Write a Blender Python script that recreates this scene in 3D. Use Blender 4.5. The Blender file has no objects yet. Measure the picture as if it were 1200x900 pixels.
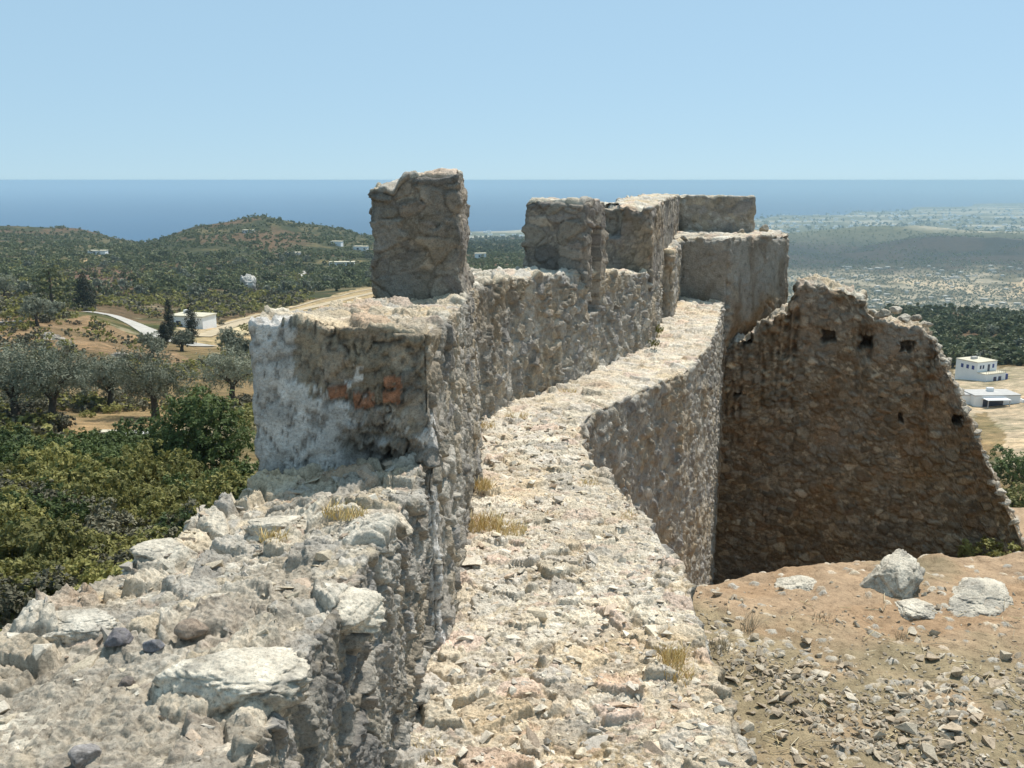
import bpy, bmesh, math, random
import numpy as np
from mathutils import Vector
PI = math.pi
F32 = np.float32
sc = bpy.context.scene
import time
T0 = time.time()
def tick(s): print('TICK', s, round(time.time() - T0, 1), flush=True)
COL = sc.collection
# ------------------------------------------------------------------ camera model (eye at the origin, +Y is the view direction)
PITCH = math.atan(239 / 1100.0); FPX = 1100.0
cP, sP = math.cos(PITCH), math.sin(PITCH)
def ray(u, v):
    a = (u - 600) / FPX; b = -(v - 450) / FPX
    return np.array([a, cP + b * sP, -sP + b * cP])
def at_z(u, v, z):
    d = ray(u, v); return d * (z / d[2])
def at_d(u, v, dist):
    d = ray(u, v); return d * (dist / math.hypot(d[0], d[1]))
def at_y(u, v, y):
    d = ray(u, v); return d * (y / d[1])

# ------------------------------------------------------------------ numpy noise
def hsh(i, j, k, seed):
    h = (i.astype(np.uint32) * np.uint32(374761393) + j.astype(np.uint32) * np.uint32(668265263)
         + k.astype(np.uint32) * np.uint32(2147483647) + np.uint32((seed * 1274126177) & 0xffffffff))
    h ^= h >> np.uint32(13); h *= np.uint32(1274126177); h ^= h >> np.uint32(16)
    h *= np.uint32(2246822519); h ^= h >> np.uint32(13)
    return h
def h01(h, n):
    g = h * np.uint32(2654435761) + np.uint32((n * 0x9E3779B1) & 0xffffffff)
    g ^= g >> np.uint32(15); g *= np.uint32(2246822519); g ^= g >> np.uint32(13)
    return (g & np.uint32(0xffffff)).astype(F32) * F32(1 / 16777216.0)
def vnoise(p, seed=0):
    f = np.floor(p); t = (p - f).astype(F32); t = t * t * (3 - 2 * t)
    i = f.astype(np.int64)
    out = None
    cs = {}
    for a in (0, 1):
        for b in (0, 1):
            for c in (0, 1):
                cs[a, b, c] = h01(hsh(i[:, 0] + a, i[:, 1] + b, i[:, 2] + c, seed), 7)
    x0 = lambda b, c: cs[0, b, c] * (1 - t[:, 0]) + cs[1, b, c] * t[:, 0]
    y0 = lambda c: x0(0, c) * (1 - t[:, 1]) + x0(1, c) * t[:, 1]
    return (y0(0) * (1 - t[:, 2]) + y0(1) * t[:, 2]) * 2 - 1
def fbm(p, oct=4, seed=0, gain=.5):
    a, s, o = 1.0, 0.0, 0
    for k in range(oct):
        o = o + a * vnoise(p * (2.03 ** k) + 17.3 * k, seed + k); s += a; a *= gain
    return o / s * 1.6
def worley(p, seed=0):
    p = p.astype(F32); f = np.floor(p).astype(np.int64); fr = (p - f).astype(F32)
    n = len(p); d1 = np.full(n, 9, F32); d2 = np.full(n, 9, F32); hb = np.zeros(n, np.uint32); rel = np.zeros((n, 3), F32)
    for a in (-1, 0, 1):
        for b in (-1, 0, 1):
            for c in (-1, 0, 1):
                h = hsh(f[:, 0] + a, f[:, 1] + b, f[:, 2] + c, seed)
                rx = fr[:, 0] - a - h01(h, 1); ry = fr[:, 1] - b - h01(h, 2); rz = fr[:, 2] - c - h01(h, 3)
                d = np.sqrt(rx * rx + ry * ry + rz * rz)
                m = d < d1
                d2 = np.where(m, d1, np.minimum(d2, d)); d1 = np.where(m, d, d1); hb = np.where(m, h, hb)
                rel[:, 0] = np.where(m, rx, rel[:, 0]); rel[:, 1] = np.where(m, ry, rel[:, 1]); rel[:, 2] = np.where(m, rz, rel[:, 2])
    return d1, d2, hb, rel
def sstep(a, b, x):
    t = np.clip((x - a) / (b - a), 0, 1); return t * t * (3 - 2 * t)
def mix(a, b, t):
    return a + (b - a) * t[:, None]

# ------------------------------------------------------------------ mesh plumbing
def mk(name, V, Fq, mat, parent=None, col=None, smooth=True):
    V = np.asarray(V, F32); Fq = np.asarray(Fq, np.int32); k = Fq.shape[1]
    me = bpy.data.meshes.new(name)
    me.vertices.add(len(V)); me.vertices.foreach_set('co', V.ravel())
    me.loops.add(Fq.size); me.loops.foreach_set('vertex_index', Fq.ravel())
    me.polygons.add(len(Fq)); me.polygons.foreach_set('loop_start', np.arange(0, Fq.size, k, dtype=np.int32))
    me.polygons.foreach_set('loop_total', np.full(len(Fq), k, np.int32))
    me.update(calc_edges=True)
    me.polygons.foreach_set('use_smooth', np.full(len(Fq), bool(smooth)))
    if col is not None:
        a = me.color_attributes.new('col', 'FLOAT_COLOR', 'POINT')
        c = np.ones((len(V), 4), F32); c[:, :3] = np.clip(col, 0, 1); a.data.foreach_set('color', c.ravel())
    me.materials.append(mat)
    o = bpy.data.objects.new(name, me); COL.objects.link(o)
    if parent: o.parent = parent
    return o
def tag(o, label=None, cat=None, group=None, kind=None):
    if label: o['label'] = label
    if cat: o['category'] = cat
    if group: o['group'] = group
    if kind: o['kind'] = kind
    return o
def thing(name, loc, label, cat, group=None, rz=0):
    o = bpy.data.objects.new(name, None); COL.objects.link(o); o.location = loc; o.rotation_euler = (0, 0, rz)
    o.empty_display_size = .3
    return tag(o, label, cat, group)
def weld(V, Fq, tol=1e-4):
    k = np.round(V.astype(np.float64) / tol).astype(np.int64)
    key = (k[:, 0] * 73856093) ^ (k[:, 1] * 19349663) ^ (k[:, 2] * 83492791)
    _, first, inv = np.unique(key, return_index=True, return_inverse=True)
    V2 = V[first]; F2 = inv[Fq]
    bad = (F2[:, 0] == F2[:, 1]) | (F2[:, 1] == F2[:, 2]) | (F2[:, 2] == F2[:, 3]) | (F2[:, 3] == F2[:, 0])
    return V2, F2[~bad]
def grid_faces(a, b, off=0):
    i = (np.arange(a - 1)[:, None] * b + np.arange(b - 1)[None, :]).ravel()
    return np.stack([i, i + 1, i + b + 1, i + b], 1) + off
def vnormals(V, Fq):
    d1 = V[Fq[:, 2]] - V[Fq[:, 0]]; d2 = V[Fq[:, 3]] - V[Fq[:, 1]]
    n = np.cross(d1, d2); N = np.zeros_like(V)
    for k in range(4):
        for c in range(3): N[:, c] += np.bincount(Fq[:, k], n[:, c], len(V))
    return N / np.maximum(np.linalg.norm(N, axis=1, keepdims=True), 1e-12)
def laplace(V, Fq, it, lam=.5):
    E = np.concatenate([Fq[:, [0, 1]], Fq[:, [1, 2]], Fq[:, [2, 3]], Fq[:, [3, 0]]])
    key = np.sort(E, 1); kk = key[:, 0].astype(np.int64) * len(V) + key[:, 1]
    u, cnt = np.unique(kk, return_counts=True); A = u // len(V); B = u % len(V)
    fixed = np.zeros(len(V), bool); b1 = cnt == 1; fixed[A[b1]] = True; fixed[B[b1]] = True
    deg = np.bincount(A, minlength=len(V)) + np.bincount(B, minlength=len(V))
    for _ in range(it):
        M = np.zeros_like(V)
        for c in range(3): M[:, c] = np.bincount(A, V[B, c], len(V)) + np.bincount(B, V[A, c], len(V))
        M /= np.maximum(deg, 1)[:, None]
        V = np.where(fixed[:, None], V, V + lam * (M - V))
    return V
def lerp_pts(P, n):
    """resample poly P (k,3) of a profile side to n points, straight between its two ends"""
    t = np.linspace(0, 1, n)[:, None]; return P[0] + (P[1] - P[0]) * t
def sweep(st, ds, n_out, n_top, n_in, cap0=True, cap1=True, dsmax=.06, plan=False):
    """st: stations of (outer_bottom, outer_top, inner_top, inner_bottom) 3D points. outer is on the LEFT of the direction of travel."""
    S = np.array(st, np.float64)
    mid = (S[:, 1] + S[:, 2]) / 2
    seg = np.maximum(np.linalg.norm(S[1:, 1] - S[:-1, 1], axis=1), np.linalg.norm(S[1:, 2] - S[:-1, 2], axis=1))
    if plan: seg = np.linalg.norm((S[1:, 3] - S[:-1, 3])[:, :2], axis=1)
    L = np.concatenate([[0], np.cumsum(seg)])
    s = [0.0]
    while s[-1] < L[-1]:
        y = np.interp(s[-1], L, mid[:, 1]); s.append(s[-1] + min(dsmax, max(.007, ds * max(y, 3))))
    s = np.array(s); s[-1] = L[-1]
    if s[-1] - s[-2] < 1e-3: s = np.delete(s, -2)
    R = np.stack([np.stack([np.interp(s, L, S[:, k, c]) for c in range(3)], 1) for k in range(4)], 1)   # (n,4,3)
    def strip(a, b, n, w=1.0):
        t = (np.linspace(0, 1, n) ** w)[None, :, None]
        return R[:, a][:, None] * (1 - t) + R[:, b][:, None] * t
    A = strip(0, 1, n_out); B = strip(1, 2, n_top)[:, 1:]; C = strip(2, 3, n_in)[:, 1:]
    G = np.concatenate([A, B, C], 1); a, b = G.shape[:2]
    V = [G.reshape(-1, 3)]; Fs = [grid_faces(a, b)]
    off = a * b
    for which, use in ((0, cap0), (-1, cap1)):
        if not use: continue
        ob, ot, it, ib = R[which]
        lo = np.linspace(ob, ot, n_out); hi = np.linspace(it, ib, n_in)[::-1]
        if n_in != n_out: hi = np.stack([np.interp(np.linspace(0, 1, n_out), np.linspace(0, 1, n_in), hi[:, c]) for c in range(3)], 1)
        t = np.linspace(0, 1, n_top)[None, :, None]
        g = lo[:, None] * (1 - t) + hi[:, None] * t
        f = grid_faces(n_out, n_top, off)
        if which == -1: f = f[:, ::-1]
        V.append(g.reshape(-1, 3)); Fs.append(f); off += n_out * n_top
    V = np.concatenate(V); Fq = np.concatenate(Fs)
    V, Fq = weld(V, Fq)
    return V, Fq

# ------------------------------------------------------------------ rubble masonry
def masonry(p, seed, s=.24, amp=.03, small=.085, flat=(1, 1, 1), keep=.62, tilt=1.3, fine=.35, warp=.28, joint=1.0):
    q = (p / np.array(flat)).astype(np.float64)
    w = np.stack([fbm(q / s * .9 + 31.7 * k, 2, seed + 50 + k) for k in range(3)], 1)
    qw = q + w * s * warp
    d1, d2, h, rel = worley(qw / s, seed)
    e = d2 - d1
    r = h01(h, 11); big = r < keep
    g = np.stack([h01(h, 12) - .5, h01(h, 13) - .5, h01(h, 14) - .5], 1)
    face = (h01(h, 15) - .4) + tilt * (g * rel).sum(1) * 2
    t1, t2, ht, rt = worley(qw / (s * .42) + 9.7, seed + 4)                               # chipped facets on each stone
    gt = np.stack([h01(ht, 12) - .5, h01(ht, 13) - .5, h01(ht, 14) - .5], 1)
    facet = (gt * rt).sum(1) * 2 + .35 * (h01(ht, 16) - .5)
    D = amp * (face + .45 + .55 * facet) * sstep(.0, .13, e) - amp * .7 * joint * (1 - sstep(0, .09, e))
    e1, e2, hs, rs = worley(qw / small + 5.1, seed + 9)
    es = e2 - e1
    gs = np.stack([h01(hs, 12) - .5, h01(hs, 13) - .5, h01(hs, 14) - .5], 1)
    Ds = amp * .62 * ((h01(hs, 15) - .5) + 1.9 * (gs * rs).sum(1)) * sstep(.0, .14, es) - amp * .25
    D = np.where(big, np.maximum(D, Ds * .7 - amp * .2), Ds)
    f1 = fbm(p / (small * .45), 3, seed + 21)
    f0 = fbm(p / (s * 2.2), 3, seed + 33)
    D = D + amp * fine * (1 - 2 * np.abs(f1)) * .8 + amp * .8 * f0
    hid = np.where(big, h, hs); ed = np.where(big, sstep(.02, .10, e), sstep(.03, .15, es))
    return D, hid, ed, f1, f0
def palette(hid, pal):
    P = np.array(pal, F32); i = (h01(hid, 31) * len(P)).astype(int) % len(P)
    c = P[i] * (.82 + .36 * h01(hid, 32))[:, None]
    return c

# ------------------------------------------------------------------ materials
def nodes(name):
    m = bpy.data.materials.new(name); m.use_nodes = True
    nt = m.node_tree; b = nt.nodes['Principled BSDF']
    return m, nt, b
def N(nt, t, **kw):
    n = nt.nodes.new(t)
    for k, v in kw.items(): setattr(n, k, v)
    return n
def mixrgb(nt, a, b, fac, mode='MIX'):
    n = nt.nodes.new('ShaderNodeMix'); n.data_type = 'RGBA'; n.blend_type = mode
    for sock, v in ((n.inputs[0], fac), (n.inputs[6], a), (n.inputs[7], b)):
        if hasattr(v, 'links') or isinstance(v, bpy.types.NodeSocket): nt.links.new(v, sock)
        elif isinstance(v, (int, float)): sock.default_value = v
        else: sock.default_value = (*v, 1)
    return n.outputs[2]
def noise(nt, scale, detail=6, rough=.6, vec=None):
    n = nt.nodes.new('ShaderNodeTexNoise'); n.inputs['Scale'].default_value = scale
    n.inputs['Detail'].default_value = detail; n.inputs['Roughness'].default_value = rough
    if vec is not None: nt.links.new(vec, n.inputs['Vector'])
    return n.outputs['Fac']
def ramp(nt, fac, stops):
    n = nt.nodes.new('ShaderNodeValToRGB'); nt.links.new(fac, n.inputs[0])
    els = n.color_ramp.elements
    while len(els) < len(stops): els.new(.5)
    for e, (p, c) in zip(els, stops): e.position = p; e.color = (*c, 1) if len(c) == 3 else c
    return n.outputs['Color']
def geo_pos(nt): return nt.nodes.new('ShaderNodeNewGeometry').outputs['Position']
def obj_co(nt): return nt.nodes.new('ShaderNodeTexCoord').outputs['Object']
def stone_mat(name, scale=1.0, bump=.5, spots=True):
    m, nt, b = nodes(name)
    at = N(nt, 'ShaderNodeAttribute', attribute_name='col').outputs['Color']
    co = geo_pos(nt)
    n1 = noise(nt, 70 * scale, 6, .75, co); n2 = noise(nt, 13 * scale, 7, .7, co); n3 = noise(nt, 160 * scale, 3, .6, co)
    c = mixrgb(nt, at, ramp(nt, n1, [(.28, (.42, .41, .40)), (.46, (.95, .94, .93)), (.56, (1.05, 1.04, 1.03)), (.74, (1.42, 1.40, 1.36))]), 1.0, 'MULTIPLY')
    c = mixrgb(nt, c, ramp(nt, n2, [(.32, (.62, .60, .575)), (.47, (1, .99, .97)), (.68, (1.18, 1.17, 1.15))]), 1.0, 'MULTIPLY')
    c = mixrgb(nt, c, ramp(nt, n3, [(.30, (.45, .43, .41)), (.40, (1, 1, 1))]), 1.0, 'MULTIPLY')
    nt.links.new(c, b.inputs['Base Color'])
    b.inputs['Roughness'].default_value = .93; b.inputs['Specular IOR Level'].default_value = .1
    v = nt.nodes.new('ShaderNodeTexVoronoi'); v.feature = 'F1'; v.inputs['Scale'].default_value = 48 * scale; nt.links.new(co, v.inputs['Vector'])
    sm = nt.nodes.new('ShaderNodeMath'); sm.operation = 'MULTIPLY_ADD'; nt.links.new(v.outputs['Distance'], sm.inputs[0]); sm.inputs[1].default_value = .55; nt.links.new(noise(nt, 62 * scale, 7, .78, co), sm.inputs[2])
    bp = N(nt, 'ShaderNodeBump'); bp.inputs['Strength'].default_value = bump; bp.inputs['Distance'].default_value = .02 / scale
    nt.links.new(sm.outputs[0], bp.inputs['Height']); nt.links.new(bp.outputs[0], b.inputs['Normal'])
    return m
def plain(name, colr, rough=.8, spec=.3, var=.15, scale=3.0):
    m, nt, b = nodes(name)
    co = obj_co(nt); n = noise(nt, scale, 5, .6, co)
    lo = tuple(x * (1 - var) for x in colr); hi = tuple(min(1, x * (1 + var)) for x in colr)
    nt.links.new(ramp(nt, n, [(.3, lo), (.7, hi)]), b.inputs['Base Color'])
    b.inputs['Roughness'].default_value = rough; b.inputs['Specular IOR Level'].default_value = spec
    return m
def leaf_mat(name, c1, c2, transl=.25, objvar=.3):
    m, nt, b = nodes(name)
    at = N(nt, 'ShaderNodeAttribute', attribute_name='col').outputs['Color']
    oi = N(nt, 'ShaderNodeObjectInfo').outputs['Random']
    mr = N(nt, 'ShaderNodeMath', operation='MULTIPLY_ADD'); nt.links.new(N(nt, 'ShaderNodeSeparateColor').outputs[0], mr.inputs[0]); mr.inputs[1].default_value = .75
    mo = N(nt, 'ShaderNodeMath', operation='MULTIPLY'); nt.links.new(oi, mo.inputs[0]); mo.inputs[1].default_value = .35; nt.links.new(mo.outputs[0], mr.inputs[2])
    base = mixrgb(nt, c1, c2, mr.outputs[0])
    sep = [n for n in nt.nodes if n.bl_idname == 'ShaderNodeSeparateColor'][0]; nt.links.new(at, sep.inputs[0])
    k = N(nt, 'ShaderNodeMapRange'); nt.links.new(oi, k.inputs[0]); k.inputs[3].default_value = 1 - objvar; k.inputs[4].default_value = 1 + objvar
    hs = N(nt, 'ShaderNodeHueSaturation'); nt.links.new(base, hs.inputs['Color']); nt.links.new(k.outputs[0], hs.inputs['Value'])
    b.inputs['Roughness'].default_value = .65; b.inputs['Specular IOR Level'].default_value = .25
    nt.links.new(hs.outputs[0], b.inputs['Base Color'])
    tr = N(nt, 'ShaderNodeBsdfTranslucent'); nt.links.new(hs.outputs[0], tr.inputs['Color'])
    mx = N(nt, 'ShaderNodeMixShader'); mx.inputs[0].default_value = transl
    nt.links.new(b.outputs[0], mx.inputs[1]); nt.links.new(tr.outputs[0], mx.inputs[2])
    nt.links.new(mx.outputs[0], nt.nodes['Material Output'].inputs['Surface'])
    return m
M_STONE = stone_mat('pale_stone', 1.0, .75); M_CHIP = stone_mat('stone_chip', 1.5, .22); M_FAR = stone_mat('wall_stone', .55, .8)
HAZE, SKY_DUST, SKY_STR, SUN_STR, EXPO, HAZE_C, SKY_VEIL = 1.2e-4, .4, .08, 4.8, 0.22, (.50, .69, .81), (.6, (.435, .675, .85))
# ================================================================== THE CASTLE
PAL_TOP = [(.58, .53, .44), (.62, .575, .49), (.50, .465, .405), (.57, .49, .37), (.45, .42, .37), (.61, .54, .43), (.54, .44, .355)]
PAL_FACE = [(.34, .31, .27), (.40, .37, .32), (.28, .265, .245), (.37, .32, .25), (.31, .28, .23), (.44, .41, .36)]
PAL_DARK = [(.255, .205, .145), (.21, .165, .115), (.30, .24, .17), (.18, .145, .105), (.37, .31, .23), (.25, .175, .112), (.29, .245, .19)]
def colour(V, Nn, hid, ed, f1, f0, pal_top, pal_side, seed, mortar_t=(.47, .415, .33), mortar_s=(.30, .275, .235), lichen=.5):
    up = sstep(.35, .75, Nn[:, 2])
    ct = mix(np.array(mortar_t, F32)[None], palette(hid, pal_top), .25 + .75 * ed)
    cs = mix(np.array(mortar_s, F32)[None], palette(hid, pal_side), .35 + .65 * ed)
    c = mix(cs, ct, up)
    li = sstep(.12, .55, fbm(V / .55, 4, seed + 70)) * lichen * (1 - .75 * up)       # grey-black lichen crust
    c = mix(c, np.array([[.13, .125, .115]], F32), li * .75)
    ta = sstep(.15, .6, fbm(V / .8 + 9, 4, seed + 71)) * .5                             # ochre earth in the joints
    c = mix(c, c * np.array([[1.04, .88, .66]], F32), ta)
    return c
def build_wall(name, VF, parent, seed, mas, mat=M_STONE, pals=(PAL_TOP, PAL_FACE), smooth_it=4, extra=None, edge_wear=.04, **ck):
    V, Fq = VF
    V = laplace(V, Fq, smooth_it)
    Nn = vnormals(V, Fq)
    side = mas.pop('side', None)
    D, hid, ed, f1, f0 = masonry(V, seed, **mas)
    if side:
        k = Nn[:, 2] < .5; m2 = dict(mas); m2.update(side); r = masonry(V[k], seed + 3, **m2)
        for arr, q in zip((D, hid, ed, f1, f0), r): arr[k] = q
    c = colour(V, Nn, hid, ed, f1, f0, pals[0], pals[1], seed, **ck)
    # broken arrises: where the surface turns sharply, knock pieces off
    V0 = laplace(V, Fq, 10); turn = np.linalg.norm(V0 - V, axis=1)
    wear = np.clip(turn / .01, 0, 1) * edge_wear * np.clip(.3 + 1.4 * vnoise(V / .11, seed + 5) + fbm(V / .35, 2, seed + 6), -.3, 2)
    P = V + Nn * (D - wear)[:, None]
    if extra: P, c = extra(V, Nn, P, c, D, hid, ed)
    return mk(name, P, Fq, mat, parent, c)

wall = thing('curtain_wall', (0, 0, 0), 'pale rubble curtain wall with a stony wall-walk and broken parapet curving ahead to the tower', 'castle wall')

# ---- wall-walk (walkway + the high inner face under it)
zb = -12.0
WL = [(-.95, 1.3), (-.85, 3.2), (-.75, 4.45), (-.62, 5.65), (-.6, 6.5), (-.55, 7.6), (-.55, 8.7), (-.6, 9.9), (-.65, 11.0), (-.68, 11.7), (-.25, 12.75), (.8, 14.5), (1.3, 15.4), (2.2, 17.3), (2.6, 18.8), (3.0, 21.2), (3.9, 24.7)]
WR = [(1.18, 1.3), (1.21, 3.2), (1.25, 4.4), (1.31, 5.65), (1.36, 6.6), (1.27, 7.8), (1.14, 8.8), (.93, 9.75), (.82, 10.8), (.88, 11.5), (1.10, 12.15), (2.2, 13.9), (2.78, 14.75), (3.6, 17.0), (4.15, 18.9), (4.75, 21.3), (5.52, 24.3)]
st = []
for (lx, ly), (rx, ry) in zip(WL, WR):
    b = zb if ry > 5.5 else -4.6
    st.append([(lx, ly, zb), (lx, ly, -3.0), (rx, ry, -3.02), (rx + (.05 if ry > 6 else .12), ry, b)])
def walk_extra(V, Nn, P, c, D, hid, ed):
    top = sstep(.5, .8, Nn[:, 2])
    # earth and straw gathered in the hollows of the walk, more of it along the parapet foot
    dry = sstep(.05, .5, fbm(V / .45 + 3, 4, 801)) * top * (1 - .7 * ed)
    c = mix(c, np.array([[.40, .30, .175]], F32), dry * .7)
    dustt = sstep(-.3, .5, fbm(V / 1.3, 3, 803)) * top
    c = mix(c, np.array([[.50, .44, .35]], F32), dustt * .35)
    return P, c
k7 = 6
VA = sweep([[(q[0][0], q[0][1], -4), q[1], q[2], (q[3][0], q[3][1], -4.6)] for q in st[:k7 + 1]], .0014, 3, 230, 60, cap0=False, cap1=False, dsmax=.012)
VB = sweep(st[k7:], .0017, 3, 105, 330, cap0=False, cap1=False, dsmax=.035)
stn = [[(q[2][0] - .02, q[2][1], -4.5), (q[2][0] - .02, q[2][1], -4.4), (q[2][0], q[2][1], -4.4), (q[3][0], q[3][1], zb)] for q in st[4:k7 + 1]]
VC = sweep(stn, .003, 2, 2, 60, cap0=True, cap1=False)
Vw = np.concatenate([VA[0], VB[0], VC[0]]); Fw = np.concatenate([VA[1], VB[1] + len(VA[0]), VC[1] + len(VA[0]) + len(VB[0])])
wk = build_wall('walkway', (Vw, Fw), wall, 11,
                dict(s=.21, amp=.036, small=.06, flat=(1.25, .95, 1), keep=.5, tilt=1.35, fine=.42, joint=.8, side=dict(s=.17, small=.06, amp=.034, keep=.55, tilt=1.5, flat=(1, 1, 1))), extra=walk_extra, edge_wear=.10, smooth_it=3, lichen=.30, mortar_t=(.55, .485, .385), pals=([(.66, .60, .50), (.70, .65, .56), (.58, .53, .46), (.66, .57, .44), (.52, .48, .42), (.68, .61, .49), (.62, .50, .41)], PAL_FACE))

# ---- low, broken parapet nearest the camera
def pst(ox, oy, ix, iy, zo, zi, bx=None, by=None, zbo=-6, zbi=-3.35):
    return [(ox - .05, oy, zbo), (ox, oy, zo), (ix, iy, zi), (bx if bx is not None else ix, by if by is not None else iy, zbi)]
st = [pst(-2.45, 1.2, -.86, 1.2, -1.72, -1.70, -.80), pst(-2.22, 2.3, -.82, 2.3, -1.74, -1.70, -.76), pst(-2.02, 3.4, -.76, 3.3, -1.76, -1.72, -.70),
      pst(-1.86, 4.2, -.69, 4.3, -1.84, -1.77, -.62), pst(-1.70, 5.0, -.58, 5.0, -1.86, -1.78, -.55), pst(-1.57, 5.95, -.55, 5.95, -1.90, -1.75, -.52)]
def low_extra(V, Nn, P, c, D, hid, ed):
    top = sstep(.5, .8, Nn[:, 2])
    P = P + np.array([[0, 0, 1.0]]) * (top * (.045 * fbm(V / .7, 2, 95) + .02))[:, None]
    # worn lime mortar between the stones at the near end
    m = sstep(-.1, .35, fbm(V / .5 + 4, 3, 97) + (4.0 - V[:, 1]) * .25 - (V[:, 0] + 1.4) * .3) * top
    c = mix(c, np.array([[.40, .355, .29]], F32) * (1 + .35 * fbm(V / .05, 4, 98))[:, None], m * .8)
    return P, c
build_wall('parapet', sweep(st, .0016, 14, 190, 230, cap0=False, cap1=False, dsmax=.010), wall, 23,
           dict(s=.22, amp=.043, small=.075, keep=.62, tilt=1.45, fine=.42, joint=1.1, flat=(1.15, 1.15, .7), side=dict(s=.17, small=.06, amp=.036, keep=.55, tilt=1.5, flat=(1, 1, 1))), extra=low_extra, edge_wear=.12, lichen=.4)

# ---- tall block of parapet, then the long stretch behind it
st = [pst(-1.58, 5.62, -.52, 5.62, -.84, -.90, -.48), pst(-1.50, 6.6, -.46, 6.6, -.92, -.97, -.42), pst(-1.38, 8.2, -.44, 8.2, -1.06, -1.08, -.37),
      pst(-1.33, 9.3, -.46, 9.3, -1.13, -1.13, -.35), pst(-1.36, 10.7, -.47, 10.7, -1.2, -1.2, -.40), pst(-1.5, 12.6, -.5, 11.95, -1.25, -1.25, -.46)]
def block_extra(V, Nn, P, c, D, hid, ed):
    front = (V[:, 1] < 5.75)
    P = P - Nn * (D * .35 * sstep(.5, .8, -Nn[:, 1]))[:, None]
    sx = (V[:, 0] + 1.58) / 1.06; sz = V[:, 2]
    # old lime plaster clinging to the near face, flaked and pitted
    pn = fbm(V / .30 + 2, 5, 301) + .62 - sx * .80 - (sz + 1.45) * .75 + .35 * fbm(V / .05, 3, 302)
    pl = sstep(-.02, .025, pn) * front
    pit = sstep(.25, .5, fbm(V / .035, 3, 309)) * front
    P = P - (Nn * (D * .55)[:, None]) * pl[:, None] + Nn * (pl * (.012 + .008 * fbm(V / .09, 3, 303)) - pit * .018)[:, None]
    c = mix(c, np.array([[.60, .585, .56]], F32) * (1 + .36 * fbm(V / .10, 5, 304))[:, None], pl * .85)
    c = mix(c, np.array([[.16, .145, .125]], F32), pit * .5)
    # a cavity low on the right of the near face
    cav = sstep(.12, -.1, np.hypot((V[:, 0] + .80) / 1.9, (sz + 1.66) / .8) - .13 + .13 * fbm(V / .16, 4, 305)) * front
    P[:, 1] += cav * (.10 + .13 * fbm(V / .09, 3, 313) - 1.6 * D)
    c = mix(c, palette(hid, [(.24, .21, .18), (.19, .17, .15), (.28, .25, .2)]), cav * .75)
    # four squarish bricks let into the rubble
    for bx, bz, w, h in ((-1.07, -1.27, .055, .045), (-.915, -1.315, .062, .05), (-.727, -1.212, .056, .038), (-.737, -1.302, .058, .038)):
        m = ((np.abs(V[:, 0] - bx + .016 * vnoise(V / .03, 8)) < w) & (np.abs(sz - bz + .016 * vnoise(V / .04, 9)) < h) & front)
        k = m * sstep(-1.0, -.7, fbm(V / .045, 3, 307)).astype(F32)
        rim = ((np.abs(V[:, 0] - bx) < w + .022) & (np.abs(sz - bz) < h + .022) & front & ~m); P[:, 1] += rim * .010 * (vnoise(V / .04, 15) > -.1); c = np.where((rim & (vnoise(V / .05, 16) > -.2))[:, None], c * .74, c)
        P[:, 1] = np.where(m, V[:, 1] - .016 + .010 * fbm(V / .03, 2, 306), P[:, 1])
        c = mix(c, np.array([[.30, .155, .095]], F32) * (1 + .55 * fbm(V / .035, 3, 308))[:, None], k)
    P[:, 0] = np.maximum(P[:, 0], V[:, 0] - .012)
    crk = (1 - sstep(.0, .05, np.abs(fbm(V / .28 + 6, 3, 321)))) * front * sstep(-.1, .3, fbm(V / .4, 2, 322)); P[:, 1] += crk * .03; c = mix(c, np.array([[.10, .09, .08]], F32), crk * .7)
    top = sstep(.5, .8, Nn[:, 2]); P[:, 2] += top * .045 * fbm(V / .35, 3, 310)
    return P, c
build_wall('parapet', sweep(st, .0019, 190, 130, 190, cap1=False, dsmax=.025), wall, 37, dict(s=.27, amp=.034, small=.075, keep=.6, tilt=1.4, fine=.4, side=dict(s=.19, small=.065, amp=.032)), extra=block_extra, edge_wear=.04, smooth_it=1, lichen=.5)

inn = [(-.50, 11.45, -1.25), (0, 12.7, -1.29), (1.07, 14.4, -1.34), (1.53, 15.3, -1.46), (2.5, 17.2, -1.63), (2.9, 18.7, -1.7), (3.3, 21.1, -1.7)]
outp = [(-1.5, 11.9), (-.9, 13.15), (.18, 14.85), (.64, 15.75), (1.6, 17.65), (1.95, 19.0), (2.3, 21.3)]
st = [pst(o[0], o[1], i[0], i[1], i[2], i[2] - .02, i[0] + .06, i[1] - .03) for o, i in zip(outp, inn)]
def slot_extra(V, Nn, P, c, D, hid, ed):
    # tall slot in the inner face beside the second merlon
    k = ((V[:, 1] > 14.62) & (V[:, 1] < 14.98) & (V[:, 2] > -2.05) & (Nn[:, 2] < .6) & (V[:, 0] > 1.0))
    P = P + np.array([[-.40, .2, 0]]) * k[:, None]
    return P, c
build_wall('parapet', sweep(st, .0019, 20, 60, 110, cap0=False, cap1=False, dsmax=.04), wall, 41, dict(s=.26, amp=.042, small=.09, keep=.6, tilt=1.4, fine=.35, side=dict(s=.18, small=.075, amp=.036)), extra=slot_extra, edge_wear=.09, lichen=.6)

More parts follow.
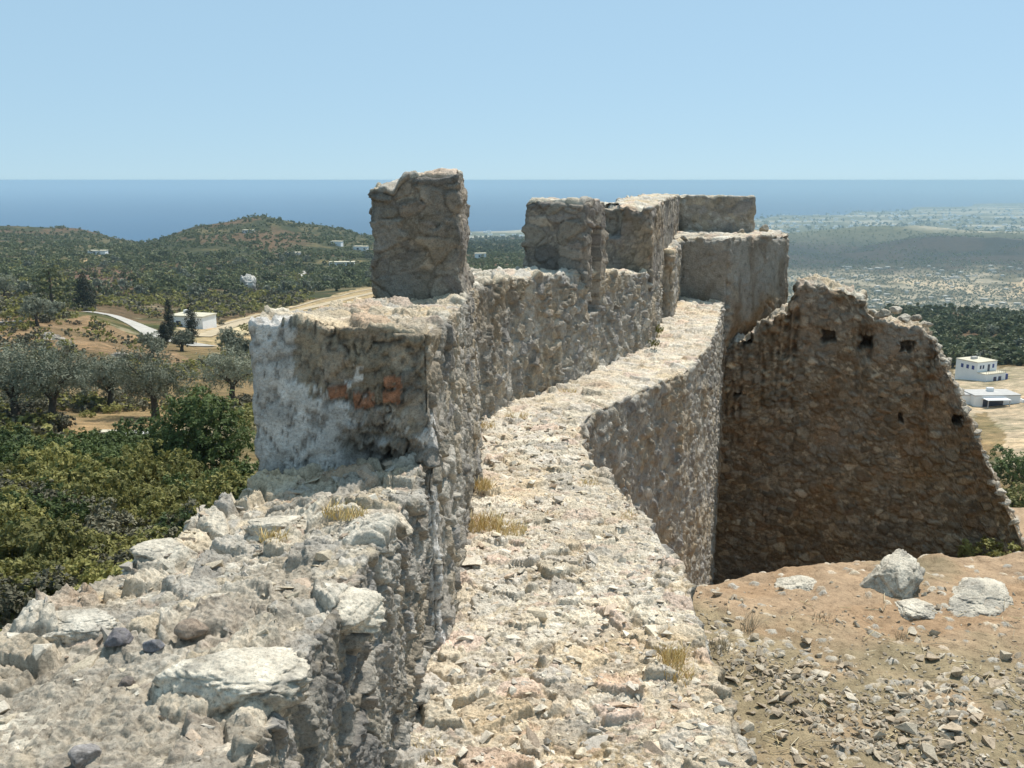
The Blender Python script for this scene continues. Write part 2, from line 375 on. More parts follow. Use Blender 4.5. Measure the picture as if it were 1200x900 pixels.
# ---- merlons standing on the parapet
def merlon(stt, seed, n, ntop=60, extra=None, lichen=.6, ds=.0019, amp=.021, wear=.09, label=None):
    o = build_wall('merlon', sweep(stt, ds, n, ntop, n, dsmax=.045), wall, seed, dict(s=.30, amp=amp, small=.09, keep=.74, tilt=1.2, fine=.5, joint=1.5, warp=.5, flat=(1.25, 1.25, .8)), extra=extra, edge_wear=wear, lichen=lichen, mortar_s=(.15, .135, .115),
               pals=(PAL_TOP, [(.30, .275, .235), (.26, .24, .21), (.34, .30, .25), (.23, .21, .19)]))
    if label: o['label'] = label
    return o
def m1_extra(V, Nn, P, c, D, hid, ed):
    up = sstep(-.35, 0.05, V[:, 2])
    P[:, 2] -= up * .09 * sstep(-.98, -1.10, V[:, 0] + .02 * vnoise(V / .1, 3))        # its left third is a course lower
    P[:, 2] += up * .05 * fbm(V / .22, 3, 411)
    P[:, 0] += .03 * fbm(V * np.array([[0, 0, 1 / .3]]) + 1.0, 2, 412)
    return P, c
merlon([[(-1.31, 9.0, -1.45), (-1.31, 9.0, .02), (-.49, 9.0, .06), (-.46, 9.0, -1.45)], [(-1.33, 10.8, -1.5), (-1.32, 10.8, .02), (-.51, 10.8, .05), (-.49, 10.8, -1.5)]], 51, 90, 70, m1_extra, label='tall squared merlon with a notched top left corner')
def m2_extra(V, Nn, P, c, D, hid, ed):
    k = ((V[:, 1] > 14.62) & (V[:, 1] < 14.98) & (V[:, 2] < -.72) & (V[:, 0] > .95))
    P = P + np.array([[-.40, .2, 0]]) * k[:, None]
    P[:, 2] += sstep(-.7, -.3, V[:, 2]) * .04 * fbm(V / .3, 3, 413)
    return P, c
merlon([[(.16, 14.87, -1.6), (.18, 14.85, -.30), (1.09, 14.38, -.31), (1.12, 14.36, -1.6)], [(.6, 15.77, -1.7), (.62, 15.75, -.33), (1.53, 15.28, -.33), (1.56, 15.28, -1.7)]], 53, 60, 50, m2_extra, label='merlon with a tall slot in its inner face')
def m3_extra(V, Nn, P, c, D, hid, ed):
    k = (V[:, 1] < 18.0) & (V[:, 0] < 1.98) & (V[:, 2] > -1.05)                            # a corner stone is missing top left
    P = np.where(k[:, None], P + np.array([[.12, .28, 0]]), P)
    P[:, 2] += sstep(-.9, -.45, V[:, 2]) * .05 * fbm(V / .4, 3, 414)
    return P, c
merlon([[(1.58, 17.67, -2.0), (1.6, 17.65, -.50), (2.52, 17.2, -.50), (2.56, 17.18, -2.0)], [(1.95, 19.0, -2.0), (1.97, 19.0, -.46), (2.88, 18.7, -.46), (2.92, 18.7, -2.0)],
        [(2.4, 21.3, -2.0), (2.42, 21.3, -.44), (3.36, 21.1, -.44), (3.4, 21.1, -2.0)], [(3.7, 27.2, -2.0), (3.72, 27.2, -.43), (4.72, 27.0, -.43), (4.74, 27.0, -2.0)]], 55, 44, 40, m3_extra, ds=.0022, label='long high merlon running back to the tower')
# low inner lining of the parapet next to the tower
st = [[(2.85, 20.9, -3.3), (2.85, 20.9, -1.55), (3.52, 20.7, -1.55), (3.54, 20.7, -3.3)], [(3.4, 24.4, -3.3), (3.4, 24.4, -1.52), (4.34, 24.3, -1.52), (4.36, 24.3, -3.3)]]
build_wall('parapet', sweep(st, .002, 50, 24, 50, dsmax=.045), wall, 57, dict(s=.26, amp=.04, small=.1, keep=.6, tilt=1.3), edge_wear=.1)

# ---- rocks
def ico(sub):
    bm = bmesh.new(); bmesh.ops.create_icosphere(bm, subdivisions=sub, radius=1)
    V = np.array([v.co[:] for v in bm.verts]); Ft = np.array([[v.index for v in f.verts] for f in bm.faces]); bm.free(); return V, Ft
tick('walls')
ICO = {k: ico(k) for k in (2, 3, 4, 5, 6)}
def rock(seed, size, sub=4, cuts=14, rough=.09, pal=PAL_TOP, fine=.02):
    V, Ft = ICO[sub]; r = np.random.RandomState(seed)
    n = r.normal(size=(cuts, 3)); n /= np.linalg.norm(n, axis=1, keepdims=True)
    d = r.uniform(.55, .92, cuts)
    dots = V @ n.T; t = np.where(dots > .05, d / np.maximum(dots, .05), 9).min(1); t = np.minimum(t, 1.05)
    P = V * t[:, None]
    w1, w2, wh, wr = worley(P * 1.9 + seed, seed + 2); wg = np.stack([h01(wh, 12) - .5, h01(wh, 13) - .5, h01(wh, 14) - .5], 1)
    v1, v2, vh, vr = worley(P * 5.0 + seed, seed + 5); vg = np.stack([h01(vh, 12) - .5, h01(vh, 13) - .5, h01(vh, 14) - .5], 1)
    k = rough * (fbm(P * 1.7 + seed, 3, seed) + 1.5 * (wg * wr).sum(1) + .6 * (vg * vr).sum(1) - .5 * (1 - sstep(0, .12, w2 - w1))) + fine * (1 - 2 * np.abs(fbm(P * 9 + seed, 4, seed + 3)))
    P = P * (1 + k[:, None]) * np.array(size)
    base = np.array(pal[seed % len(pal)], F32)
    c = base[None] * (1 + .25 * fbm(P / max(size) * 3 + seed, 5, seed + 7))[:, None]
    li = sstep(.15, .5, fbm(P / max(size) * 2.5 + 3, 4, seed + 8)); c = mix(c, np.array([[.20, .19, .175]], F32), li * .45)
    return P, Ft, c
def shard(seed, pal=PAL_TOP):
    """a broken angular chip: the hull of a few random points"""
    r = np.random.RandomState(seed); bm = bmesh.new(); p = r.normal(size=(9, 3)); p /= np.linalg.norm(p, axis=1, keepdims=True); p *= r.uniform(.6, 1.1, (9, 1)); p *= np.array([1.1, r.uniform(.6, 1), r.uniform(.32, .65)])
    vs_ = [bm.verts.new(q) for q in p]; bmesh.ops.convex_hull(bm, input=vs_); bmesh.ops.triangulate(bm, faces=bm.faces)
    for v_ in [v_ for v_ in bm.verts if not v_.link_faces]: bm.verts.remove(v_)
    bmesh.ops.recalc_face_normals(bm, faces=bm.faces); bm.verts.index_update()
    P = np.array([v_.co[:] for v_ in bm.verts]); Ft = np.array([[v_.index for v_ in f.verts] for f in bm.faces]); bm.free()
    return P, Ft, np.tile(np.array(pal[seed % len(pal)], F32), (len(P), 1))
def rotz(P, a, tx=0, ty=0):
    ca, sa = math.cos(a), math.sin(a); P = P @ np.array([[ca, sa, 0], [-sa, ca, 0], [0, 0, 1]])
    ca, sa = math.cos(tx), math.sin(tx); P = P @ np.array([[1, 0, 0], [0, ca, sa], [0, -sa, ca]])
    ca, sa = math.cos(ty), math.sin(ty); return P @ np.array([[ca, 0, -sa], [0, 1, 0], [sa, 0, ca]])
# big coping stones bedded in the near parapet (u, v, half sizes, turn, sink)
for k, (u, v, sx, sy, sz, a, sink, lab) in enumerate([(268, 805, .245, .19, .17, .25, .02, 'largest coping stone with a flat bright top'), (75, 728, .19, .10, .085, -.1, .02, 'long white coping stone on the outer edge'),
      (12, 850, .22, .19, .14, .5, .08, None), (258, 893, .17, .11, .10, .1, .03, None), (400, 690, .15, .11, .11, .8, .06, None), (285, 722, .13, .09, .07, .2, .05, None), (190, 628, .15, .10, .08, .2, .06, None), (445, 588, .16, .15, .15, .6, .04, None), (325, 596, .17, .11, .08, .1, .06, None)]):
    p = at_z(u, v, -1.70); P, Ft, c = rock(900 + k, (sx * 1.15, sy * 1.15, sz), 6 if k < 4 else 5, 18, .12, [(.66, .60, .495), (.64, .59, .50), (.57, .52, .43), (.63, .55, .44)], .04)
    zz = np.clip(P[:, 2] / sz, -1, 0); P[:, :2] /= np.maximum(.55, np.sqrt(1 - zz ** 2))[:, None]; P[:, 2] = np.where(P[:, 2] > .45 * sz, .45 * sz + (P[:, 2] - .45 * sz) * .35, P[:, 2]) * (1.15 if k < 4 else .9)          # broad flat upper beds
    P = rotz(P, a, .08 * math.sin(k * 2.1), .08 * math.cos(k * 1.3)) + p + np.array([0, 0, -sink - (.02 if k < 4 else .38) * sz])
    o = mk('coping_stone', P, Ft, M_STONE, wall, c)
    if lab: o['label'] = lab

# ---- tower at the end of the wall-walk
tower = thing('tower', (6.2, 26, 0), 'square grey tower stub with a flat top at the far end of the wall-walk', 'tower')
def local(VF, t): return VF[0] - np.array(t.location[:]), VF[1]
st = [[(4.1, 24.35, -12.5), (4.15, 24.35, -1.46), (5.47, 23.8, -1.40), (5.5, 23.75, -12.5)], [(4.3, 26.0, -12.5), (4.3, 26.0, -1.44), (7.66, 26.1, -1.47), (7.7, 26.05, -12.5)], [(4.5, 28.9, -12.5), (4.5, 28.9, -1.50), (8.0, 28.7, -1.52), (8.05, 28.7, -12.5)]]
def tower_extra(V, Nn, P, c, D, hid, ed):
    side = 1 - sstep(.4, .7, Nn[:, 2])
    st_ = sstep(.1, .5, fbm(V * np.array([[1 / .5, 1 / .5, 1 / 1.6]]), 4, 611)) * side       # lime render with brown run-off stains
    ren = sstep(-.35, .1, fbm(V / 1.1, 3, 612) + (V[:, 2] + 3.2) * .35) * side
    P = P - Nn * (D * .45 * ren)[:, None]
    low = sstep(-2.6, -3.5, V[:, 2] + .5 * fbm(V / .7, 3, 613)) * side * sstep(5.3, 5.7, V[:, 0] + .1 * vnoise(V / .3, 614)); ren = ren * (1 - low)
    c = mix(c, palette(hid, PAL_DARK), low * .9); c = mix(c, np.array([[.26, .15, .065]], F32), low * sstep(.0, .4, fbm(V / .6 + 5, 3, 615)) * .55)
    P = P + Nn * (low * (.05 - .16 * sstep(-3.6, -4.2, V[:, 2])))[:, None]
    c = mix(c, np.array([[.33, .305, .265]], F32), ren * .7); c = mix(c, np.array([[.19, .145, .10]], F32), st_ * .6)
    return P, c
VF = sweep(st, .0019, 300, 60, 300, cap1=False, dsmax=.05); V, Fq = VF
loc = np.array(tower.location[:])
def build_at(name, VF, parent, seed, mas, **kw):
    o = build_wall(name, VF, parent, seed, mas, **kw); o.matrix_parent_inverse = parent.matrix_world.inverted() if False else o.matrix_parent_inverse
    l = parent.location; me = o.data; n = len(me.vertices); a = np.empty(n * 3, F32); me.vertices.foreach_get('co', a)
    a = a.reshape(-1, 3) - np.array(l[:], F32); me.vertices.foreach_set('co', a.ravel()); me.update(); return o
build_at('tower_body', VF, tower, 61, dict(s=.34, amp=.035, small=.12, keep=.6), mat=M_FAR, extra=tower_extra, edge_wear=.1, lichen=.5)
st = [[(4.68, 27.9, -1.9), (4.68, 27.9, -.44), (4.68, 27.0, -.44), (4.66, 27.0, -1.9)], [(6.86, 27.8, -1.9), (6.86, 27.8, -.46), (6.86, 26.95, -.46), (6.88, 26.93, -1.9)]]
build_at('parapet', sweep(st, .0019, 40, 26, 40, dsmax=.05), tower, 63, dict(s=.3, amp=.02, small=.12, keep=.6), mat=M_FAR, edge_wear=.06, lichen=.6)
for k, (u, v, y, s) in enumerate([(861, 300, 24.55, .22), (895, 268, 27.2, .14), (868, 272, 26.0, .10)]):
    P, Ft, c = rock(980 + k, (s, s * .8, s), 4, 11, .1, [(.40, .35, .28)]); mk('stone', P + at_y(u, v, y) - loc, Ft, M_FAR, tower, c)

# ---- ruined cross wall in shade
ruin = thing('ruined_wall', (8.5, 22.8, -11), 'tall brown ruined cross wall in shade with joist holes and a raking broken end', 'ruined wall')
A0, B0 = np.array([5.15, 24.15]), np.array([12.9, 21.4])
prof = [(835, 415), (853, 408), (862, 399), (870, 400), (880, 391), (890, 385), (897, 376), (906, 374), (914, 366), (922, 364), (927, 357), (930, 349), (936, 337), (950, 333), (968, 337), (988, 341), (1003, 346), (1011, 352), (1017, 366), (1022, 374), (1040, 380), (1062, 384), (1080, 387), (1092, 396), (1097, 410),
        (1108, 428), (1120, 458), (1132, 484), (1143, 508), (1152, 531), (1162, 556), (1174, 585), (1188, 612), (1200, 642), (1215, 668)]
st = []
dirv = (B0 - A0) / np.linalg.norm(B0 - A0); nrm = np.array([-dirv[1], dirv[0]])
for (u, v) in prof:
    d = ray(u, v); # meet the vertical plane of the near face
    nf = np.array([nrm[0], nrm[1]]); t = (A0 @ nf) / (d[:2] @ nf); p = d * t
    th = 1.15
    bk = p[:2] + nrm * th
    st.append([(bk[0], bk[1], -13.5), (bk[0], bk[1], p[2] + .06), (p[0], p[1], p[2]), (p[0] - nrm[0] * .05, p[1] - nrm[1] * .05, -12.0)])
sS = np.array([(np.array(q[2][:2]) - A0) @ dirv for q in st]); zS = np.array([q[2][2] for q in st]); sg = np.linspace(sS[0], sS[-1], 400); zg = np.interp(sg, sS, zS)
kern = np.exp(-np.linspace(-2.5, 2.5, 81) ** 2); kern /= kern.sum(); zsm = np.convolve(np.pad(zg, 40, mode='edge'), kern, 'valid')
def unshear(VF):
    V, Fq = VF; V = V.copy(); s = (V[:, :2] - A0) @ dirv; zt = np.interp(s, sg, zg); zm = np.interp(s, sg, zsm); t = np.clip((V[:, 2] + 12) / np.maximum(zt + 12, .1), 0, 1.2)
    V[:, 2] = np.where(t > 0, -12 + t * (zm + 12) + sstep(.55, 1, t) * (zt - zm) , V[:, 2]); return V, Fq
holes = [(970, 395, .17, .17), (1015, 402, .15, .15), (1062, 407, .16, .14), (1056, 490, .09, .09), (1122, 492, .11, .12), (896, 371, .1, .11), (876, 397, .13, .16), (864, 463, .10, .07)]
HP = []
for (u, v, a, b) in holes:
    d = ray(u, v); t = (A0 @ nrm) / (d[:2] @ nrm); HP.append((d * t, a, b))
def ruin_extra(V, Nn, P, c, D, hid, ed):
    s = (V[:, :2] - A0) @ dirv
    front = (Nn[:, :2] @ nrm) < -.6
    for p, a, b in HP:
        sp = (p[:2] - A0) @ dirv
        m = front & (np.abs(s - sp + .06 * vnoise(V / .1, 4)) < a * .9) & (np.abs(V[:, 2] - p[2] + .06 * vnoise(V / .12, 5)) < b * .9)
        P[:, :2] = np.where(m[:, None], P[:, :2] + nrm * .55, P[:, :2])
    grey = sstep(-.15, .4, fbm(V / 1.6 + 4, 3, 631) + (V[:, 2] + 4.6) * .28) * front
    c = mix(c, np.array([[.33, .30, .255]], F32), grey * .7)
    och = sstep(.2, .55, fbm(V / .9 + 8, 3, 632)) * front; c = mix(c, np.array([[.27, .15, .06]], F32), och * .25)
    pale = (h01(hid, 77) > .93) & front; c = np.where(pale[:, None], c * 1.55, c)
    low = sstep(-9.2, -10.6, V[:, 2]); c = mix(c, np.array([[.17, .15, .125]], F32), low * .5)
    up = sstep(.3, .7, Nn[:, 2]); P[:, 2] += up * .13 * fbm(V / .3, 3, 634)
    return P, c
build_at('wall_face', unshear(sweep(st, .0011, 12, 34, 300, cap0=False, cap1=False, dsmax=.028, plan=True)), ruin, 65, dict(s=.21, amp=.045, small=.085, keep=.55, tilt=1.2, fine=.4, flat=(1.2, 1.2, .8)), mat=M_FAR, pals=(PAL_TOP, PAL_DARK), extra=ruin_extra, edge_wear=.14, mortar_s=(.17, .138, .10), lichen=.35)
# loose pale blocks left standing along the raking broken end
rl = np.array(ruin.location[:]); R_ = np.random.RandomState(4)
uu_ = np.interp(np.linspace(0, 1, 44), [0, 1], [0, 1])
pe = np.array([(1094, 398), (1097, 410), (1108, 428), (1120, 458), (1132, 484), (1143, 508), (1152, 531), (1162, 556), (1174, 585), (1188, 612), (1200, 642)], float)
pt = [(1026, 368), (1036, 365), (1050, 364), (1063, 372), (1076, 371), (1085, 380), (950, 332), (962, 335), (985, 340)] + [(np.interp(t, np.linspace(0, 1, 11), pe[:, 0]), np.interp(t, np.linspace(0, 1, 11), pe[:, 1])) for t in np.linspace(0, 1, 48)]
for k, (u, v) in enumerate(pt):
    d = ray(u + R_.normal(0, 2), v); t = (A0 @ nrm) / (d[:2] @ nrm); p = d * t + np.array([nrm[0], nrm[1], 0]) * R_.uniform(.02, .5) ; s = R_.uniform(.07, .17)
    P, Ft, c = rock(1000 + k, (s * 1.2, s, s * .75), 4, 10, .14, [(.55, .50, .42), (.48, .44, .37), (.42, .37, .30)])
    mk('stone', rotz(P, R_.uniform(0, 3), R_.normal(0, .3), R_.normal(0, .3)) + p - np.array([0, 0, .05]) - rl, Ft, M_FAR, ruin, c)
tick('castle')
# ================================================================== COURTYARD GROUND
def lipy(x): return np.interp(x, [0, 1.4, 2.5, 4, 5.5, 8, 14], [7.2, 7.3, 7.9, 8.2, 8.5, 8.6, 8.6])
def ground_z(x, y):
    z0 = -3.32 - .03 * (y - 5) - .02 * (x - 2)
    ly = lipy(x)
    drop = np.interp(y - ly, [-1.2, -.3, .1, .6, 1.6, 3, 5.5, 8, 10.5, 20], [0, .01, .05, .28, .95, 2.0, 3.9, 5.6, 7.1, 7.2])
    right = sstep(7.0, 13.0, x) * .28
    return z0 - drop * (1 - right)
def cground(P):
    V = P.copy(); near = sstep(12, 9, V[:, 1])
    V[:, 2] = ground_z(V[:, 0], V[:, 1])
    V[:, 2] += .05 * fbm(V / 1.1, 4, 701) * 1.0 + .020 * fbm(V / .22, 4, 702) + .007 * fbm(V / .05, 3, 709)
    d1, d2, h, rel = worley(V * np.array([[1, 1, .3]]) / .07, 703); e = sstep(.03, .25, d2 - d1)
    stony = sstep(-.1, .7, fbm(V / .7, 3, 704) + (5.6 - V[:, 1]) * .45)
    r = h01(h, 5)
    bump = (r < .55 * stony + .08) * e * (.012 + .022 * h01(h, 6)) * (1 - d1 * .8)
    V[:, 2] += bump
    lipb = np.exp(-((V[:, 1] - lipy(V[:, 0])) / .35) ** 2); V[:, 2] += lipb * .07 * np.abs(fbm(V / .4, 3, 705))
    a = sstep(-.4, .4, fbm(V / .9, 4, 706) + (V[:, 1] - 6.6) * .35)
    c = mix(np.array([[.265, .215, .135]], F32), np.array([[.35, .25, .162]], F32), a)
    c *= (1 + .22 * fbm(V / .12, 4, 707))[:, None]
    br = sstep(.1, .5, fbm(V / .5, 3, 708)) * .4; c = mix(c, np.array([[.30, .185, .10]], F32), br * a)
    st_ = (bump > .004); tone = palette(h, [(.50, .45, .37), (.42, .385, .33), (.50, .43, .33), (.36, .33, .28), (.46, .38, .29)])
    c = np.where(st_[:, None], tone, c)
    return V, c
M_DIRT = stone_mat('dirt', 1.3, .55)
ys = [1.0]
while ys[-1] < 26: ys.append(ys[-1] + max(.012, .0024 * ys[-1]) * (1 if ys[-1] < 9.4 else 4))
xs = np.concatenate([np.arange(.3, 7.2, .016), np.arange(7.2, 22, .12)])
X, Y = np.meshgrid(xs, np.array(ys)); P = np.stack([X.ravel(), Y.ravel(), 0 * X.ravel()], 1)
V, c = cground(P)
Fq = grid_faces(len(ys), len(xs))[:, ::-1]
Fq = Fq[:, ::-1]
g = mk('ground', V, Fq if vnormals(V, Fq)[:, 2].mean() > 0 else Fq[:, ::-1], M_DIRT, None, c); tag(g, 'bare tan dirt of the castle yard sloping to a hollow', 'ground', kind='structure')

def gz(x, y):
    return float(cground(np.array([[x, y, 0.0]]))[0][0, 2])
def gzs(xy):
    return cground(np.concatenate([xy, np.zeros((len(xy), 1))], 1))[0][:, 2]
# boulders at the lip of the hollow
for k, (u, v, w, h, lab, sd) in enumerate([(1048, 690, .31, .25, 'big pale grey pointed boulder at the lip of the hollow below the ruined wall', 3), (1150, 702, .40, .16, 'low rounded white boulder half sunk in the dirt, right of the pointed boulder', 5),
                                   (935, 684, .30, .10, 'flat cream rock slab breaking the edge of the hollow, left of the pointed boulder', 7), (1072, 712, .30, .06, 'thin flat pale slab lying in the dirt in front of the pointed boulder', 9)]):
    p = at_z(u, v, -3.42)
    P, Ft, c = rock(1100 + sd, (w, w * .8, h), 6, 20, .15 if k == 0 else .10, [(.60, .555, .47), (.58, .53, .44)], .045)
    if k == 0:
        zz = (P[:, 2] + h) / (2 * h); P[:, 0] *= 1.25 - .65 * zz; P[:, 1] *= 1.25 - .5 * zz; P[:, 0] += P[:, 2] * .30; P[:, 1] += P[:, 2] * .75; P[:, 2] = np.where(P[:, 2] > .45 * h, .45 * h + (P[:, 2] - .45 * h) * .45, P[:, 2]) * 1.25
    P = rotz(P, .4 * k if k else -.25)
    o = mk('boulder', P, Ft, M_STONE, None, c); o.location = (p[0], p[1], gz(p[0], p[1]) + h * (.22 if k == 0 else -.3)); tag(o, lab, 'boulder')
# loose stones: the largest are objects, the small chips one mass
SP = [shard(1200 + k, [(.66, .60, .50), (.56, .51, .44), (.64, .56, .43), (.50, .455, .395), (.60, .48, .37), (.68, .63, .53)]) for k in range(24)]
SPY = [shard(1300 + k, [(.40, .335, .25), (.47, .41, .32), (.33, .275, .21), (.42, .34, .25), (.52, .46, .37)]) for k in range(24)]
SM = [mk('loose_stone', *S[:2], M_CHIP, None, S[2], smooth=False) for S in SPY]
RS = np.random.RandomState(77)
pts = []
while len(pts) < 3400:
    u = RS.uniform(805, 1230); v = 960 - 280 * RS.rand() ** 1.15
    p = at_z(u, v, -3.4)
    if p[1] > 8.1: continue
    if v < 770 and RS.rand() < .72: continue
    edge = np.interp(p[1], [1.3, 3.2, 4.4, 5.65, 6.6, 7.8, 8.8], [1.25, 1.3, 1.38, 1.42, 1.46, 1.4, 1.3])
    if p[0] < edge: continue
    clump = vnoise(np.array([[p[0] / .5, p[1] / .5, 2.0]]), 5)[0]
    if clump < 0 and RS.rand() < .7: continue
    pts.append((p[0], p[1]))
pts = np.array(pts); zs = gzs(pts)
size = np.exp(RS.normal(-4.2, .62, len(pts))); size = np.clip(size, .008, .095)
order = np.argsort(-size / np.hypot(pts[:, 0], pts[:, 1]))
used = set(); VV, FF, CC, off = [], [], [], 0
for n, i in enumerate(order):
    k = RS.randint(24); s = size[i]; a = RS.uniform(0, 6.28); tx, ty = RS.normal(0, .25, 2)
    if n < 280:
        o = SM[k] if k not in used else SM[k].copy()
        if k in used: COL.objects.link(o)
        used.add(k)
        o.location = (pts[i, 0], pts[i, 1], zs[i] + s * .22); o.rotation_euler = (tx, ty, a); o.scale = (s, s, s)
        tag(o, 'loose pale limestone chunk strewn over the dirt right of the walkway', 'stone', 'loose stones strewn over the dirt yard')
    else:
        P, Ft, c = SPY[k]; Q = rotz(P * s, a, tx, ty) + np.array([pts[i, 0], pts[i, 1], zs[i] + s * .2])
        VV.append(Q); FF.append(Ft + off); CC.append(c * RS.uniform(.6, 1.0)); off += len(P)
for k in range(24):
    if k not in used: bpy.data.objects.remove(SM[k])
o = mk('stone_rubble', np.concatenate(VV), np.concatenate(FF), M_CHIP, None, np.concatenate(CC), smooth=False); tag(o, 'small limestone chips scattered over the dirt yard', 'rubble', kind='stuff')
# rubble lying loose along the wall-walk, too many to count
VV, FF, CC, off = [], [], [], 0
wx = lambda y: (np.interp(y, [q[1] for q in WL[:10]], [q[0] for q in WL[:10]]) + .27, np.interp(y, [q[1] for q in WR[:10]], [q[0] for q in WR[:10]]) - .06)
bpy.context.view_layer.update()
def bvh(o): return o
def drop(o, x, y, z=0.0):
    ok, loc_, nrm_, idx_ = o.ray_cast(Vector((x, y, z)), Vector((0, 0, -1))); return loc_.z if ok else None
wb = bvh(wk)
for i in range(2100):
    y = 3.9 + 8 * RS.rand() ** 1.35; a_, b_ = wx(y); x = RS.uniform(a_, b_); z = drop(wb, x, y, -2.2)
    if z is None or z < -3.4: continue
    k = RS.randint(24); s = float(np.clip(np.exp(RS.normal(-3.7, .55)), .012, .11))
    P, Ft, c = SP[k]; Q = rotz(P * np.array([[s, s, s * .8]]), RS.uniform(0, 6.28), *RS.normal(0, .25, 2)) + np.array([x, y, z + s * .02])
    VV.append(Q); FF.append(Ft + off); CC.append(c * RS.uniform(.75, 1.0)); off += len(P)
o = mk('rubble', np.concatenate(VV), np.concatenate(FF), M_CHIP, None, np.concatenate(CC), smooth=False); tag(o, 'broken cream stone rubble covering the wall-walk', 'rubble', kind='stuff')
pw = [ob for ob in wall.children if ob.name.startswith('parapet')][0]; pb = bvh(pw)
VV, FF, CC, off = [], [], [], 0
for i in range(620):
    y = RS.uniform(2.2, 5.6); x = RS.uniform(np.interp(y, [2.3, 3.4, 4.2, 5.6], [-2.2, -2.0, -1.85, -1.6]), np.interp(y, [2.3, 3.3, 4.3, 5.5], [-.86, -.8, -.72, -.58])); z = drop(pb, x, y, -1.0)
    if z is None or z < -2.1 or (y < 3.9 and x < -1.1 and RS.rand() < .6): continue
    k = RS.randint(24); s = float(np.clip(np.exp(RS.normal(-3.8, .6)), .010, .085)); P, Ft, c = SP[k]
    VV.append(rotz(P * np.array([[s, s, s * .8]]), RS.uniform(0, 6.28), *RS.normal(0, .3, 2)) + np.array([x, y, z - s * .12])); FF.append(Ft + off); CC.append(c * RS.uniform(.55, .85)); off += len(P)
o = mk('rubble', np.concatenate(VV), np.concatenate(FF), M_CHIP, None, np.concatenate(CC), smooth=False); tag(o, 'broken stone rubble bedded over the low parapet top', 'rubble', kind='stuff')
# a few loose pebbles on the near parapet
for k, (u, v, s, lab, cc) in enumerate([(98, 891, .042, 'smooth oval grey pebble on the nearest corner of the parapet', (.36, .34, .33)), (140, 757, .05, 'dark angular stone beside the long white coping stone', (.20, .19, .20)), (181, 765, .032, 'small slate-grey pebble left of the largest coping stone', (.22, .22, .24)),
                                       (150, 800, .03, 'little brown stone lying in the mortar near the dark angular stone', (.2, .17, .15)), (225, 745, .05, 'rounded tan cobble behind the largest coping stone', (.34, .27, .21))]):
    p = at_z(u, v, -1.70); z = drop(pb, p[0], p[1], -1.2); z = p[2] if z is None else z
    P, Ft, c = rock(1300 + k, (s * 1.2, s, s * .7), 4, 8, .05, [cc]); o = mk('pebble', P, Ft, M_STONE, None, c); o.location = (p[0], p[1], z + s * .4); tag(o, lab, 'pebble')

tick('stones')
# ---- dry grass
def blades(seed, n, rad, h, lean=.35, w=.0032, colr=((.62, .46, .20), (.50, .36, .15), (.68, .56, .30))):
    r = np.random.RandomState(seed); VV, FF, CC = [], [], []
    for i in range(n):
        a = r.uniform(0, 6.28); rr = rad * math.sqrt(r.rand()); b = np.array([rr * math.cos(a), rr * math.sin(a), -.01])
        L = h * r.uniform(.45, 1.1); la = r.uniform(0, 6.28); le = r.normal(0, lean)
        tip = b + np.array([math.cos(la) * le * L, math.sin(la) * le * L, L * .9]); md = b + (tip - b) * .55 + np.array([0, 0, L * .08])
        s = np.array([-math.sin(la + .8), math.cos(la + .8), 0]) * w * r.uniform(.6, 1.2)
        k = len(VV) * 5; VV.append(np.array([b - s, b + s, md + s * .7, md - s * .7, tip])); FF += [[k, k + 1, k + 2, k + 3], [k + 3, k + 2, k + 4, k + 4]]
        CC.append(np.tile(np.array(colr[r.randint(3)]) * r.uniform(.8, 1.2), (5, 1)))
    return np.concatenate(VV), np.array(FF), np.concatenate(CC)
def mk_tri(name, V, Fq, mat, col, parent=None):
    me = bpy.data.meshes.new(name); me.from_pydata([tuple(v) for v in V], [], [tuple(dict.fromkeys(f)) for f in Fq.tolist()])
    a = me.color_attributes.new('col', 'FLOAT_COLOR', 'POINT'); c = np.ones((len(V), 4), F32); c[:, :3] = col; a.data.foreach_set('color', c.ravel())
    me.materials.append(mat); o = bpy.data.objects.new(name, me); COL.objects.link(o); o.parent = parent; return o
M_STRAW, nt, b = nodes('straw'); nt.links.new(N(nt, 'ShaderNodeAttribute', attribute_name='col').outputs['Color'], b.inputs['Base Color']); b.inputs['Roughness'].default_value = .8; b.inputs['Specular IOR Level'].default_value = .1
tufts = [(568, 612, 170, .15, .16, 'tall yellow dry grass tuft at the parapet foot where the tall block ends'), (596, 618, 120, .14, .11, 'wider low dry grass patch just right of the tall tuft by the parapet'), (566, 575, 90, .08, .14, 'narrow dry tuft farther along the parapet foot'),
         (785, 765, 130, .10, .13, 'golden dry tuft behind the flat white edge stone of the walkway'), (795, 785, 70, .09, .10, 'smaller straw tuft leaning against the golden tuft by the walkway edge'), (604, 487, 90, .13, .10, 'dry grass at the bend where the parapet turns'),
         (570, 500, 60, .10, .08, 'sparse straw at the far parapet corner'), (500, 868, 70, .10, .07, 'thin straw in the near corner of the walkway and parapet'), (690, 560, 40, .10, .07, 'thin straw on the walkway by the inner bend'), (665, 455, 50, .12, .08, 'thin yellow straw under the second merlon'),
         (735, 598, 40, .1, .06, 'scant straw between stones at the right walkway edge'), (640, 600, 30, .1, .05, 'scant straw in the middle of the walkway')]
for k, (u, v, n, rad, h, lab) in enumerate(tufts):
    p = at_z(u, v, -2.97); z = drop(wb, p[0], p[1], -2.3)
    V, Fq, c = blades(50 + k, int(n * 2.2), rad * 1.15, h, .6); o = mk_tri('grass_tuft', V, Fq, M_STRAW, c); o.location = (p[0], p[1], (z if z is not None else -3.0)); tag(o, lab, 'grass tuft')
